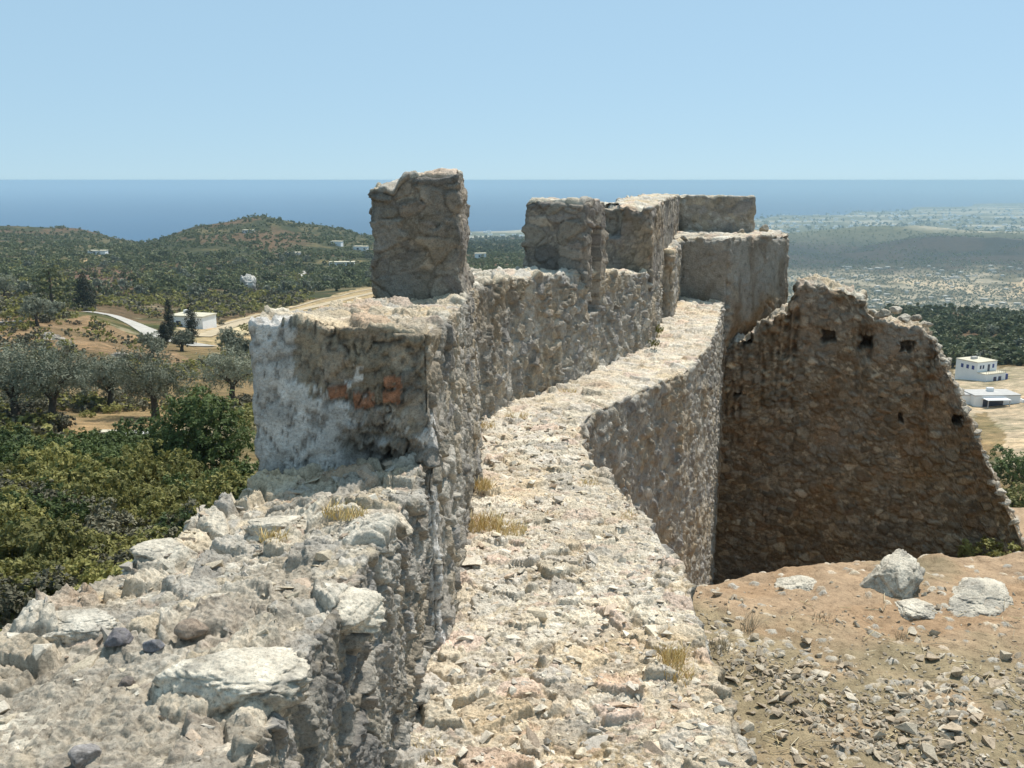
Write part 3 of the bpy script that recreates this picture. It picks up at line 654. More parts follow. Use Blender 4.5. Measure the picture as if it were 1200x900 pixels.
for k, (u, v, n, rad, h, lab) in enumerate([(405, 607, 120, .12, .07, 'dry yellow grass tuft on top of the low parapet near the tall block'), (320, 632, 50, .07, .06, 'small dry tuft in a hollow of the low parapet top')]):
    p = at_z(u, v, -1.76); z = drop(pb, p[0], p[1], -1.2)
    V, Fq, c = blades(80 + k, n * 2, rad, h, .7); o = mk_tri('grass_tuft', V, Fq, M_STRAW, c); o.location = (p[0], p[1], z if z is not None else -1.8); tag(o, lab, 'grass tuft')
for k, (u, v, n, rad, h, lab) in enumerate([(876, 742, 26, .05, .20, 'tall thin grey dry thistle stalks standing in the dirt near the walkway'), (1056, 748, 14, .04, .12, 'few short dry stalks in the middle of the dirt yard'), (842, 772, 60, .09, .08, 'low pale dry grass in the dirt beside the walkway edge'), (900, 800, 50, .12, .06, 'flattened grey dry weeds among the stones of the yard'), (965, 728, 40, .10, .06, 'sparse dry weeds on the dirt behind the scattered stones')]):
    p = at_z(u, v, -3.4); V, Fq, c = blades(95 + k, n * 2, rad, h, .45, .0022, ((.34, .29, .21), (.40, .34, .24), (.28, .24, .18))); o = mk_tri('dry_weed', V, Fq, M_STRAW, c); o.location = (p[0], p[1], gz(p[0], p[1])); tag(o, lab, 'dry weed')
VV, FF, CC, off = [], [], [], 0
for i in range(230):                                                                   # flattened straw and twigs on the dirt
    u = RS.uniform(830, 1210); v = 905 - 200 * RS.rand(); p = at_z(u, v, -3.4)
    if p[1] > 8 or p[0] < 1.5: continue
    z = gz(p[0], p[1]); L = RS.uniform(.03, .16); a = RS.uniform(0, 6.28); w = .0012 + .0016 * RS.rand()
    d = np.array([math.cos(a), math.sin(a), RS.normal(0, .12)]) * L; s = np.array([-math.sin(a), math.cos(a), 0]) * w; b0 = np.array([p[0], p[1], z + .014])
    q = np.array([b0 - s, b0 + s, b0 + d + s, b0 + d - s]); q2 = q + np.array([0, 0, .003])
    VV += [q, q2]; o8 = off; FF += [[o8 + 4, o8 + 5, o8 + 6, o8 + 7], [o8, o8 + 1, o8 + 5, o8 + 4], [o8 + 2, o8 + 3, o8 + 7, o8 + 6], [o8 + 1, o8 + 2, o8 + 6, o8 + 5], [o8 + 3, o8, o8 + 4, o8 + 7]]; off += 8
    cc = np.array([(.44, .35, .2), (.3, .24, .16), (.5, .42, .28)][RS.randint(3)]); CC.append(np.tile(cc, (8, 1)))
o = mk('dry_straw', np.concatenate(VV), np.array(FF), M_STRAW, None, np.concatenate(CC), smooth=False); tag(o, 'dry straw and twigs strewn on the dirt', 'straw', kind='stuff')

tick('grass')
# ================================================================== TERRAIN, SEA, SKY
COLS = [(-80, [(-12, 3), (-13, 20)], [(740, 26), (640, 36), (560, 48), (500, 66), (470, 88), (430, 118), (400, 150), (372, 190), (358, 212), (343, 330), (318, 480), (298, 650), (275, 1000), (263, 1200)], [(-90, 1500), (-250, 2300)]),
        (20, [(-11, 3), (-12, 16)], [(740, 24), (640, 34), (560, 46), (500, 64), (470, 86), (430, 115), (400, 148), (370, 190), (356, 212), (343, 330), (320, 480), (300, 650), (276, 1000), (265, 1200)], [(-95, 1500), (-250, 2300)]),
        (100, [(-11, 3), (-12, 16)], [(740, 24), (640, 34), (560, 46), (500, 64), (470, 86), (432, 115), (402, 148), (374, 190), (364, 212), (350, 330), (325, 480), (303, 650), (282, 950), (268, 1200)], [(-95, 1500), (-250, 2300)]),
        (175, [(-11, 3), (-12, 16)], [(640, 33), (560, 47), (495, 67), (455, 94), (415, 145), (395, 185), (378, 225), (362, 290), (345, 380), (322, 520), (302, 680), (288, 900), (281, 1150)], [(-110, 1450), (-250, 2200)]),
        (245, [(-11, 3), (-12, 16)], [(640, 33), (555, 48), (495, 67), (455, 94), (420, 140), (400, 180), (380, 230), (365, 285), (345, 390), (322, 520), (302, 660), (281, 850), (263, 1050)], [(-90, 1350), (-250, 2200)]),
        (310, [(-12, 3), (-13, 16)], [(640, 33), (555, 50), (495, 70), (455, 100), (420, 140), (395, 185), (375, 240), (352, 340), (335, 450), (312, 600), (290, 750), (270, 900), (252, 1080)], [(-80, 1350), (-250, 2200)]),
        (380, [(-12, 3), (-14, 16)], [(555, 50), (455, 100), (395, 185), (372, 240), (352, 320), (336, 430), (314, 580), (292, 760), (276, 950), (262, 1120)], [(-110, 1500), (-250, 2400)]),
        (450, [(-12, 3), (-14, 16)], [(555, 50), (455, 100), (395, 185), (365, 250), (345, 340), (332, 440), (312, 600), (296, 800), (284, 1000), (277, 1200)], [(-110, 1700), (-200, 2600), (-243, 3800), (-249, 4500), (-262, 4900)]),
        (560, [(-12, 3), (-14, 16)], [(455, 100), (395, 185), (350, 300), (328, 440), (312, 600), (300, 820), (287, 1500), (278, 2600)], [(-235, 3300), (-246, 4300), (-249, 4700), (-262, 5000)]),
        (630, [(-12, 3), (-14, 16)], [(455, 100), (395, 185), (350, 300), (328, 440), (314, 600), (302, 820), (287, 1500), (277, 2600)], [(-235, 3400), (-246, 4400), (-248, 5000), (-262, 5300)]),
        (800, [(-12.2, 3), (-13, 28)], [(560, 70), (480, 140), (420, 240), (370, 480)], [(-190, 1000), (-205, 1600), (-215, 2300), (-180, 3000), (-225, 3800), (-244, 5000), (-248, 6200), (-262, 6500)]),
        (930, [(-12.2, 3), (-13.5, 28)], [(560, 75), (480, 150), (430, 230), (372, 560)], [(-196, 1200), (-204, 1700), (-207, 2200), (-200, 2500), (-166, 3300), (-228, 4000), (-241, 5500), (-248, 7200), (-262, 7500)]),
        (1010, [(-12.2, 3), (-14, 28)], [(600, 70), (520, 130), (460, 185), (420, 270), (366, 580)], [(-196, 1250), (-203, 1700), (-205, 2150), (-198, 2400), (-152, 3350), (-226, 4100), (-238, 5600), (-247, 8200), (-262, 8600)]),
        (1080, [(-12.2, 3), (-15, 30)], [(620, 75), (540, 115), (478, 165), (443, 222), (420, 262), (366, 600)], [(-196, 1300), (-203, 1700), (-203, 2050), (-195, 2300), (-148, 3400), (-224, 4200), (-236, 6000), (-246, 9800), (-262, 10300)]),
        (1160, [(-12.2, 3), (-16, 30)], [(620, 78), (560, 118), (520, 145), (478, 189), (443, 222), (421, 262), (385, 450), (368, 620)], [(-195, 1350), (-201, 1700), (-200, 1950), (-194, 2200), (-152, 3400), (-222, 4300), (-234, 6500), (-243, 11500), (-262, 12100)]),
        (1260, [(-12.2, 3), (-16, 30)], [(620, 78), (560, 118), (520, 145), (478, 189), (443, 222), (421, 262), (390, 450), (376, 640)], [(-193, 1350), (-199, 1650), (-197, 1900), (-192, 2100), (-158, 3300), (-215, 4200), (-222, 7000), (-225, 14500), (-262, 15500)])]
CA, CT = [], []
for u, a0, pv, a1 in COLS:
    dd, zz = [], []
    for z, d in a0: dd.append(d); zz.append(z)
    for v, d in pv: dd.append(d); zz.append(at_d(u, v, d)[2])
    for z, d in a1: dd.append(d); zz.append(z)
    dd.append(30000); zz.append(-262)
    r_ = ray(u, 380); CA.append(math.degrees(math.atan2(r_[0], r_[1]))); CT.append((np.log(np.array(dd)), np.array(zz)))
CA = np.array(CA)
def terr_base(x, y):
    d = np.maximum(np.hypot(x, y), 3.0); az = np.degrees(np.arctan2(x, y)); L = np.log(d)
    Z = np.stack([np.interp(L, a, b) for a, b in CT], 0)
    k = np.clip(np.searchsorted(CA, az) - 1, 0, len(CA) - 2)
    t = np.clip((az - CA[k]) / (CA[k + 1] - CA[k]), 0, 1); t = t * t * (3 - 2 * t) * .5 + t * .5
    n = np.arange(len(d)); return Z[k, n] * (1 - t) + Z[k + 1, n] * t
def terr(x, y):
    x = np.asarray(x, float); y = np.asarray(y, float)
    d = np.hypot(x, y); z = terr_base(x, y)
    P = np.stack([x, y, 0 * x], 1)
    amp = np.clip(d * .0045, .15, 2.6) * sstep(12, 40, d) * (1 - .9 * sstep(2000, 5000, d))
    hilly = np.clip(1 - sstep(900, 1300, d) * sstep(8, 14, np.degrees(np.arctan2(x, y))) * .75, .2, 1)
    z = z + amp * hilly * (fbm(P / np.array([[60, 60, 1]]), 3, 901) * .5 + fbm(P / 190, 3, 902))
    z = z + sstep(2300, 2800, d) * (1 - sstep(3250, 3700, d)) * sstep(8, 12, np.degrees(np.arctan2(x, y))) * (22 * fbm(P / 420, 3, 905) - 26 * np.abs(fbm(P / 300, 3, 906)) + 8)
    return z
def tz(x, y): return float(terr(np.array([x]), np.array([y]))[0])
def hit(u, v, dmin=15, dmax=12000):
    """first point of the terrain seen through picture point (u, v)"""
    d = ray(u, v); hh = math.hypot(d[0], d[1]); t = np.exp(np.linspace(math.log(dmin), math.log(dmax), 700)) / hh
    z = terr(d[0] * t, d[1] * t); below = np.nonzero(d[2] * t < z)[0]
    if len(below) == 0: return None
    i = below[0]; return np.array([d[0] * t[i], d[1] * t[i], z[i]])
def dist(p): return math.hypot(p[0], p[1])
# patches of bare earth, fields and gravel, as world-space ellipses or polygons on the terrain
def poly_mask(x, y, uv, soft=None, dmin=15):
    pts_ = [hit(u, v, dmin) for u, v in uv]; pts_ = [p for p in pts_ if p is not None]
    m = np.zeros(len(x), bool); n = len(pts_)
    for i in range(n):
        x1, y1 = pts_[i][:2]; x2, y2 = pts_[(i + 1) % n][:2]
        cnd = (y1 > y) != (y2 > y)
        xi = (x2 - x1) * (y - y1) / ((y2 - y1) if abs(y2 - y1) > 1e-9 else 1e-9) + x1
        m ^= cnd & (x < xi)
    return m
PATCH = [([(228, 402), (250, 380), (300, 368), (360, 354), (445, 334), (450, 375), (330, 402), (270, 406)], (.40, .30, .18)),
         ([(250, 392), (300, 374), (330, 376), (305, 396)], (.50, .42, .28)),
         ([(60, 520), (75, 494), (120, 480), (190, 470), (250, 470), (215, 505), (120, 520)], (.30, .21, .12)),
         ([(88, 306), (100, 302), (112, 300), (108, 310), (95, 312)], (.45, .33, .2)),
         ([(30, 355), (60, 325), (105, 312), (150, 318), (170, 332), (140, 352), (80, 350)], (.15, .095, .07)),
         ([(1105, 470), (1118, 435), (1140, 432), (1240, 430), (1240, 560), (1180, 548), (1150, 500), (1130, 490)], (.42, .34, .25)),
         ([(1148, 520), (1140, 485), (1150, 482), (1180, 505), (1168, 522)], (.25, .19, .11)),
         ([(1040, 331), (1100, 338), (1200, 352), (1200, 345), (1110, 330), (1050, 326)], (.46, .37, .27)),
         ([(1185, 330), (1215, 325), (1215, 345), (1190, 345)], (.5, .38, .26)),
         ([(-40, 372), (60, 380), (105, 370), (180, 398), (235, 424), (150, 452), (60, 442), (-40, 445)], (.225, .155, .095)),
         ([(205, 392), (215, 372), (245, 372), (250, 392)], (.36, .29, .2))]
def terr_col(V):
    d = np.hypot(V[:, 0], V[:, 1]); az = np.degrees(np.arctan2(V[:, 0], V[:, 1]))
    P = np.stack([V[:, 0], V[:, 1], 0 * d], 1)
    n1 = fbm(P / 14, 4, 911); n2 = fbm(P / 70, 4, 912); n3 = fbm(P / 3.5, 3, 913)
    far = sstep(180, 420, d)[:, None]
    dry = np.array([[.205, .15, .085]], F32) * (1 - far) + np.array([[.135, .115, .065]], F32) * far; green = np.array([[.075, .085, .035]], F32) * (1 - far) + np.array([[.052, .058, .032]], F32) * far; red = np.array([[.155, .098, .066]], F32); pale = np.array([[.36, .30, .22]], F32)
    g = sstep(-.25, .35, n1 * .7 + n2 * .6 + sstep(150, 420, d) * .45)
    c = mix(dry, green, g); c = mix(c, red, sstep(.1, .5, n2 - .3 * n1) * .7)
    c = mix(c, pale, sstep(.42, .62, n3 * .6 + n1 * .5) * (1 - sstep(300, 700, d)) * .6)
    # valley floor with olive groves, then the dry ridge, then the coastal plain
    pl = sstep(9, 13, az) * sstep(1000, 1250, d) * (1 - sstep(2150, 2500, d + 25 * n2 * 4)); gr = fbm(P / 45, 4, 915)
    c = mix(c, mix(np.array([[.33, .285, .22]], F32), np.array([[.14, .125, .085]], F32), sstep(-.2, .25, gr)), pl)
    rd = sstep(6, 10, az) * sstep(2150, 2500, d + 100 * n2) * (1 - sstep(3950, 4300, d)); c = mix(c, mix(np.array([[.058, .048, .038]], F32), np.array([[.036, .036, .028]], F32), sstep(-.3, .3, fbm(P / 120, 4, 916))), rd)
    cp = np.maximum(sstep(6, 10, az) * sstep(3950, 4400, d), sstep(-10, -6, az) * sstep(2900, 3400, d)); k = fbm(P / np.array([[420, 260, 1]]), 4, 917)
    c = mix(c, mix(np.array([[.13, .13, .08]], F32), np.array([[.38, .34, .27]], F32), sstep(-.05, .45, k)), cp)
    for uv, cc in PATCH:
        m = poly_mask(V[:, 0] + n3 * d * .004, V[:, 1] + n1 * d * .02, uv, dmin=30 if uv[0][0] < 600 else 60)
        c = np.where(m[:, None], np.array([cc], F32) * (1 + .2 * n3 + .15 * n1)[:, None], c)
    return c
azs = np.radians(np.concatenate([np.arange(-180, -60, 4), np.arange(-60, -38, .8), np.arange(-38, 38, .13), np.arange(38, 60, .8), np.arange(60, 180.1, 4)]))
rr = [3.0]
while rr[-1] < 16000: rr.append(rr[-1] * (1.05 if rr[-1] < 18 else 1.0125) )
rr = np.array(rr)
A_, R2 = np.meshgrid(azs, rr); X = (R2 * np.sin(A_)).ravel(); Y = (R2 * np.cos(A_)).ravel()
Z = terr(X, Y); V = np.stack([X, Y, Z], 1); c = terr_col(V)
Fq = grid_faces(len(rr), len(azs)); Fq = Fq if vnormals(V, Fq)[:, 2].mean() > 0 else Fq[:, ::-1]
M_TERR, nt, b = nodes('hillside'); at_ = N(nt, 'ShaderNodeAttribute', attribute_name='col').outputs['Color']; co = geo_pos(nt)
n1 = noise(nt, .55, 9, .75, co); n2 = noise(nt, .06, 8, .7, co); n3 = noise(nt, 6, 6, .7, co)
c_ = mixrgb(nt, at_, ramp(nt, n1, [(.3, (.30, .33, .26)), (.47, (.85, .86, .8)), (.56, (1.1, 1.08, 1.02)), (.72, (1.7, 1.55, 1.35))]), 1.0, 'MULTIPLY')
c_ = mixrgb(nt, c_, ramp(nt, n2, [(.35, (.6, .66, .58)), (.5, (1, 1, 1)), (.68, (1.35, 1.25, 1.15))]), 1.0, 'MULTIPLY')
c_ = mixrgb(nt, c_, ramp(nt, n3, [(.3, (.7, .7, .68)), (.7, (1.25, 1.22, 1.2))]), 1.0, 'MULTIPLY')
nt.links.new(c_, b.inputs['Base Color']); b.inputs['Roughness'].default_value = .95; b.inputs['Specular IOR Level'].default_value = .05
bp = N(nt, 'ShaderNodeBump'); bp.inputs['Strength'].default_value = .7; bp.inputs['Distance'].default_value = .5; nt.links.new(n1, bp.inputs['Height']); nt.links.new(bp.outputs[0], b.inputs['Normal'])
t_ = mk('terrain', V, Fq, M_TERR, None, c); tag(t_, 'scrubby hills and valley running down to the coast', 'terrain', kind='structure')
tick('terrain')
# sea
M_SEA, nt, b = nodes('sea'); b.inputs['Base Color'].default_value = (.012, .085, .20, 1); b.inputs['Roughness'].default_value = .45; b.inputs['Specular IOR Level'].default_value = .12
co = geo_pos(nt); bp = N(nt, 'ShaderNodeBump'); bp.inputs['Strength'].default_value = .35; bp.inputs['Distance'].default_value = 2.0; nt.links.new(noise(nt, .05, 6, .6, co), bp.inputs['Height']); nt.links.new(bp.outputs[0], b.inputs['Normal'])
nn = noise(nt, .0006, 5, .6, co); nt.links.new(ramp(nt, nn, [(.35, (.005, .045, .115)), (.65, (.009, .06, .14))]), b.inputs['Base Color'])
ra = np.array([1200, 2500, 4000, 7000, 12000, 20000, 35000, 60000.]); aa = np.linspace(0, 2 * PI, 129)
A_, R2 = np.meshgrid(aa, ra); V = np.stack([(R2 * np.sin(A_)).ravel(), (R2 * np.cos(A_)).ravel(), np.full(A_.size, -250.0)], 1); Fq = grid_faces(len(ra), len(aa)); Fq = Fq if vnormals(V, Fq)[:, 2].mean() > 0 else Fq[:, ::-1]
tag(mk('sea', V, Fq, M_SEA), 'flat blue sea reaching a hazy horizon', 'sea', kind='structure')
# haze
m = bpy.data.materials.new('haze'); m.use_nodes = True; nt = m.node_tree; nt.nodes.clear(); out = nt.nodes.new('ShaderNodeOutputMaterial')
pv = nt.nodes.new('ShaderNodeVolumePrincipled'); pv.inputs['Color'].default_value = (*HAZE_C, 1); pv.inputs['Density'].default_value = HAZE; pv.inputs['Anisotropy'].default_value = .0
nt.links.new(pv.outputs[0], out.inputs['Volume']); m.cycles.homogeneous_volume = True
h_ = 70000; V = np.array([(x, y, z) for x in (-h_, h_) for y in (-h_, h_) for z in (-264, 2.0)], float)
tag(mk('haze', V, np.array([[0, 1, 3, 2], [4, 6, 7, 5], [0, 4, 5, 1], [2, 3, 7, 6], [0, 2, 6, 4], [1, 5, 7, 3]]), m, smooth=False), 'thin sea haze', 'haze', kind='stuff')
# ================================================================== VEGETATION
def leaf_quads(Pc, Nn, size, r, aspect=.6):
    n = len(Pc); a = r.normal(size=(n, 3)); nn = Nn * 1.0 + a * .6 + np.array([[0, 0, .3]]); nn /= np.linalg.norm(nn, axis=1, keepdims=True)
    t = np.cross(nn, r.normal(size=(n, 3))); t /= np.linalg.norm(t, axis=1, keepdims=True); b = np.cross(nn, t)
    s = size * r.uniform(.6, 1.35, (n, 1)); t = t * s; b = b * s * aspect
    V = np.stack([Pc - t, Pc + b * .8 - t * .1, Pc + t, Pc - b * .8 + t * .1], 1).reshape(-1, 3)
    return V, np.arange(n * 4).reshape(-1, 4)
def crown(seed, lobes, n, size, clump=.28, tone=None, shell=.55, aspect=.6):
    """lobes: (x,y,z,rx,ry,rz); leaves gathered into twig clumps spread through the volume of every lobe"""
    r = np.random.RandomState(seed); L = np.array(lobes, float); w = (L[:, 3] * L[:, 4] * L[:, 5]) ** (2 / 3); w /= w.sum()
    nc = max(8, n // 14); k = r.choice(len(L), nc, p=w)
    d = r.normal(size=(nc, 3)); d /= np.linalg.norm(d, axis=1, keepdims=True)
    rad = shell + (1.05 - shell) * r.rand(nc) ** .6; rad *= 1 + .22 * fbm(d * 2.2 + L[k][:, :3] * 3, 2, seed)
    cc = L[k][:, :3] + d * rad[:, None] * L[k][:, 3:6]
    i = r.randint(0, nc, n); cl = r.normal(size=(n, 3)); cl *= (clump * L[:, 3:6].mean() * r.rand(n, 1) ** .5) / np.linalg.norm(cl, axis=1, keepdims=True)
    Pc = cc[i] + cl
    V, Fq = leaf_quads(Pc, d[i], size, r, aspect)
    tn = np.clip(.5 + .30 * (r.rand(nc)[i] - .5) * 2 + .25 * (r.rand(n) - .5) * 2, 0, 1)
    return V, Fq, np.repeat(np.stack([tn, tn, tn], 1), 4, 0)
def tubes(paths, n=7):
    VV, FF, off = [], [], 0
    for pth in paths:
        pth = np.array(pth, float); k = len(pth)
        for j in range(k):
            t = pth[min(j + 1, k - 1), :3] - pth[max(j - 1, 0), :3]; t /= np.linalg.norm(t); u = np.cross(t, [.3, .9, .2]); u /= np.linalg.norm(u); w = np.cross(t, u)
            a = np.linspace(0, 2 * PI, n, endpoint=False)[:, None]; VV.append(pth[j, :3] + (np.cos(a) * u + np.sin(a) * w) * pth[j, 3])
        for j in range(k - 1):
            for q in range(n): FF.append([off + j * n + q, off + j * n + (q + 1) % n, off + (j + 1) * n + (q + 1) % n, off + (j + 1) * n + q])
        off += k * n
    return np.concatenate(VV), np.array(FF)
M_MAQ = leaf_mat('macchia_leaf', (.12, .13, .038), (.33, .30, .098), .32, .22)
M_DKG = leaf_mat('dark_leaf', (.042, .068, .02), (.12, .155, .046), .25, .12)
M_OLV = leaf_mat('olive_leaf', (.12, .135, .085), (.27, .275, .20), .2, .15)
M_PINE = leaf_mat('pine_leaf', (.062, .084, .038), (.175, .185, .088), .22, .25)
M_CYP = leaf_mat('cypress_leaf', (.012, .017, .009), (.034, .040, .022), .1, .1)
M_GREY = leaf_mat('phrygana_leaf', (.085, .082, .050), (.165, .15, .095), .15, .3)
M_BARK = plain('bark', (.085, .068, .052), .95, .1, .35, 6)
def rlobes(seed, n, R, H, base=.25):
    r = np.random.RandomState(seed); out = [(0, 0, H * .5, R * .72, R * .72, H * .45)]
    for i in range(n):
        a = 2 * PI * i / n + r.uniform(-.4, .4); q = R * r.uniform(.4, .7); s = R * r.uniform(.32, .5)
        out.append((q * math.cos(a), q * math.sin(a), H * r.uniform(base, .8), s, s, s * r.uniform(.7, 1)))
    return out
def copy_thing(o, parent=None):
    c = o.copy(); COL.objects.link(c); c.parent = parent
    for ch in list(o.children): copy_thing(ch, c)
    return c
def mlobes(seed, n, R, H):
    r = np.random.RandomState(seed); out = [(0, 0, H * .45, R * .6, R * .6, H * .4)]
    for i in range(n):
        a = 2 * PI * i / n * 1.6 + r.uniform(-.5, .5); q = R * r.uniform(.25, .75); s = R * r.uniform(.24, .42); out.append((q * math.cos(a), q * math.sin(a), H * r.uniform(.45, 1.0) * (1.1 - .5 * q / R), s, s, s * r.uniform(.8, 1.2)))
    return out
RV = np.random.RandomState(2024)
# ---- the macchia thicket close under the wall
MQ = []
for k in range(6):
    V, Fq, c = crown(300 + k, mlobes(300 + k, 8, 1.6, 1.45), 5200, .075, .20, shell=.62)
    MQ.append(mk('macchia_shrub', V, Fq, M_MAQ, None, c, smooth=False))
taken = []
def place(proto_list, used, u, v, s, label, cat, group, dz=0, sz=1.0, p=None):
    if p is None: p = hit(u, v)
    if p is None: return None
    k = RV.randint(len(proto_list)); o = proto_list[k]
    if k in used: o = copy_thing(o)
    used.add(k)
    o.location = (p[0], p[1], p[2] + dz); o.rotation_euler = (0, 0, RV.uniform(0, 6.28)); o.scale = (s, s, s * sz); tag(o, label, cat, group); return p
us = set(); n = 0
tries = 0
while n < 165 and tries < 4000:
    tries += 1; u = RV.uniform(-60, 312); v = RV.uniform(572, 800)
    if v > 690 and u < 120 and RV.rand() < .75: continue
    p = hit(u, v)
    if p is None: continue
    if any((p[0] - q[0]) ** 2 + (p[1] - q[1]) ** 2 < (1.35 * q[2]) ** 2 for q in taken): continue
    s = RV.uniform(.5, 1.2); taken.append((p[0], p[1], s)); n += 1
    place(MQ, us, u, v, s, 'olive-green macchia shrub in the dense thicket below the castle wall', 'shrub', 'macchia shrubs in the thicket below the wall', -.15, RV.uniform(.75, 1.35), p=p)
VK = []
for k in range(4):
    V, Fq, c = crown(330 + k, mlobes(330 + k, 8, 1.5, 1.6), 4200, .075, .20, shell=.6); VK.append(mk('macchia_shrub', V, Fq, M_GREY if k < 2 else M_DKG, None, c, smooth=False))
u1, u2 = set(), set()
for i in range(26):
    u = RV.uniform(-20, 300); v = RV.uniform(580, 740)
    if i % 2: place(VK[:2], u1, u, v, RV.uniform(.6, 1.0), 'grey dusty shrub standing out in the thicket below the castle wall', 'shrub', 'grey shrubs in the thicket')
    else: place(VK[2:], u2, u, v, RV.uniform(.6, 1.05), 'darker green glossy shrub in the thicket below the castle wall', 'shrub', 'dark shrubs in the thicket')
# ---- dark bushes behind the thicket
DK = []
for k in range(4):
    V, Fq, c = crown(340 + k, rlobes(340 + k, 7, 1.9, 1.9), 5200, .085, .17, shell=.5); DK.append(mk('dark_bush', V, Fq, M_DKG, None, c, smooth=False))
us = set()
for (u, v, s) in [(30, 560, 1.0), (-10, 545, 1.1), (70, 552, .9), (100, 546, 1.0), (130, 545, 1.0), (160, 540, 1.15), (178, 548, .95), (145, 556, .9), (55, 575, .8), (118, 560, .9)]:
    place(DK, us, u, v, s, 'dark green bush in the hedge-like belt between the thicket and the clearing', 'bush', 'dark bushes bordering the clearing', -.1)
# ---- trees: an Empty with a trunk and a crown
def tree(name, p, trunk, cr, mat, label, cat='tree', group=None, s=1.0, rz=0, bark=M_BARK):
    t = thing(name, p, label, cat, group, rz); V, Fq = tubes(trunk); mk('trunk', V, Fq, bark, t); V, Fq, c = cr; mk('crown', V, Fq, mat, t, c, smooth=False); t.scale = (s, s, s); return t
p = hit(238, 556); tree('carob_tree', p, [[(0, 0, -.3, .25), (0, 0, 1.2, .18), (.3, 0, 2.4, .1)]], crown(401, [(0, 0, 2.3, 2.1, 2.1, 2.2), (-1.1, -.2, 1.6, 1.4, 1.4, 1.5), (1.2, 0, 1.9, 1.4, 1.4, 1.6), (.2, -.3, 3.3, 1.4, 1.4, 1.2), (-.5, -1, 1.1, 1.3, 1.3, 1.2), (.9, -.9, 1.0, 1.3, 1.2, 1.1), (-1.7, 0, .9, .9, 1, .9)], 15000, .10, .14, shell=.5), M_DKG,
     'large dense dark green round tree at the edge of the thicket, beside the castle wall', s=1.0 * dist(p) / 48)
def olive(seed, R, H, tr=.24):
    r = np.random.RandomState(seed); paths, lobes = [], []
    lean = r.uniform(-.25, .25); fork = H * .32
    paths.append([(0, 0, -.3, tr * 1.5), (lean * .3, 0, fork * .5, tr), (lean, .1, fork, tr * .85)])
    nb = 6
    for i in range(nb):
        a = 2 * PI * i / nb + r.uniform(-.4, .4); q = R * r.uniform(.42, .66); z = H * r.uniform(.42, .78); s = R * r.uniform(.44, .58)
        paths.append([(lean, .1, fork * .92, tr * .5), (lean + q * .5 * math.cos(a), q * .5 * math.sin(a), fork + (z - fork) * .6, tr * .33), (lean + q * math.cos(a), q * math.sin(a), z, tr * .12)])
        lobes.append((lean + q * math.cos(a), q * math.sin(a), z, s, s, s * .9))
    lobes.append((lean, 0, H * .8, R * .55, R * .55, H * .22)); lobes.append((lean, 0, H * .58, R * .6, R * .6, H * .2))
    return paths, lobes
OL = [(183, 491, 2.9, 5.6, 'large grey-green olive tree with a stout leaning trunk in the middle of the clearing'), (130, 481, 2.0, 4.2, 'middle-sized olive tree with a thin trunk just left of the large leaning olive'), (100, 470, 1.7, 3.9, 'small olive tree with a dark trunk between the left olive pair and the middle-sized olive'),
      (20, 497, 2.8, 5.2, 'broad olive tree with several thin stems at the far left of the clearing'), (62, 502, 2.7, 5.6, 'tall drooping olive tree casting shade beside the bare earth'), (272, 470, 2.9, 4.6, 'pale olive tree standing behind the dark round tree by the wall'), (268, 416, 2.2, 4.2, 'dull grey olive tree below the two cypresses'),
      (178, 420, 1.8, 3.4, 'small olive tree up the slope behind the large leaning olive'), (213, 412, 1.7, 3.2, 'low round olive bush right beneath the cypress pair'), (285, 425, 1.8, 3.2, 'olive tree at the edge of the tall parapet block'), (44, 382, 2.3, 4.6, 'two-stemmed olive tree alone on the left hillside'), (62, 375, 1.8, 3.2, 'slim leaning olive right of the two-stemmed one'), (5, 352, 2.6, 6.4, 'tall grey tree at the left border of the hill')]
for k, (u, v, R, H, lab) in enumerate(OL):
    p = hit(u, v); pa, lo = olive(420 + k, R, H); sc_ = 1.0
    far = dist(p); n_ = int(9000 if far < 120 else 4500); tree('olive_tree', p, pa, crown(430 + k, lo, n_, .095 if far < 120 else .15, .22, shell=.35, aspect=.42), M_OLV, lab, 'tree', s=1.0 if far < 120 else 1.1)
def cypress(seed, H, R): return [[(0, 0, -.3, .16), (0, 0, H * .2, .13), (0, 0, H * .8, .05)]], [(0, 0, H * (.10 + .83 * t), R * math.sin(PI * (.16 + .8 * t)) ** .8 + .05, R * math.sin(PI * (.16 + .8 * t)) ** .8 + .05, H * .10) for t in np.linspace(0, 1, 9)]
for k, (u, v, H, R, lab) in enumerate([(200, 398, 8.2, .95, 'slim dark cypress in front of the white shed, the left one of the pair'), (226, 404, 9.0, 1.15, 'taller dark cypress in front of the white shed, the right one of the pair'), (193, 404, 4.5, 1.0, 'short dark young cypress at the foot of the left cypress')]):
    p = hit(u, v); sz = dist(p) / 190; pa, lo = cypress(440 + k, H * sz, R * sz); tree('cypress', p, pa, crown(445 + k, lo, 3200, .13, .5, shell=.6), M_CYP, lab)
p = hit(100, 364); k_ = dist(p) / 200
tree('conifer', p, [[(0, 0, -.3, .35), (0, 0, 2, .28), (0, 0, 7, .1)]], crown(451, [(0, 0, 1.2 + 6.8 * t, 2.6 * (1 - t) ** .8 * (1 if t > .08 else .8) + .15, 2.6 * (1 - t) ** .8 + .15, 1.1) for t in np.linspace(0, 1, 8)], 5200, .16, .3, shell=.5), M_CYP, 'dark conical conifer at the top of the concrete track', s=k_ * .95)
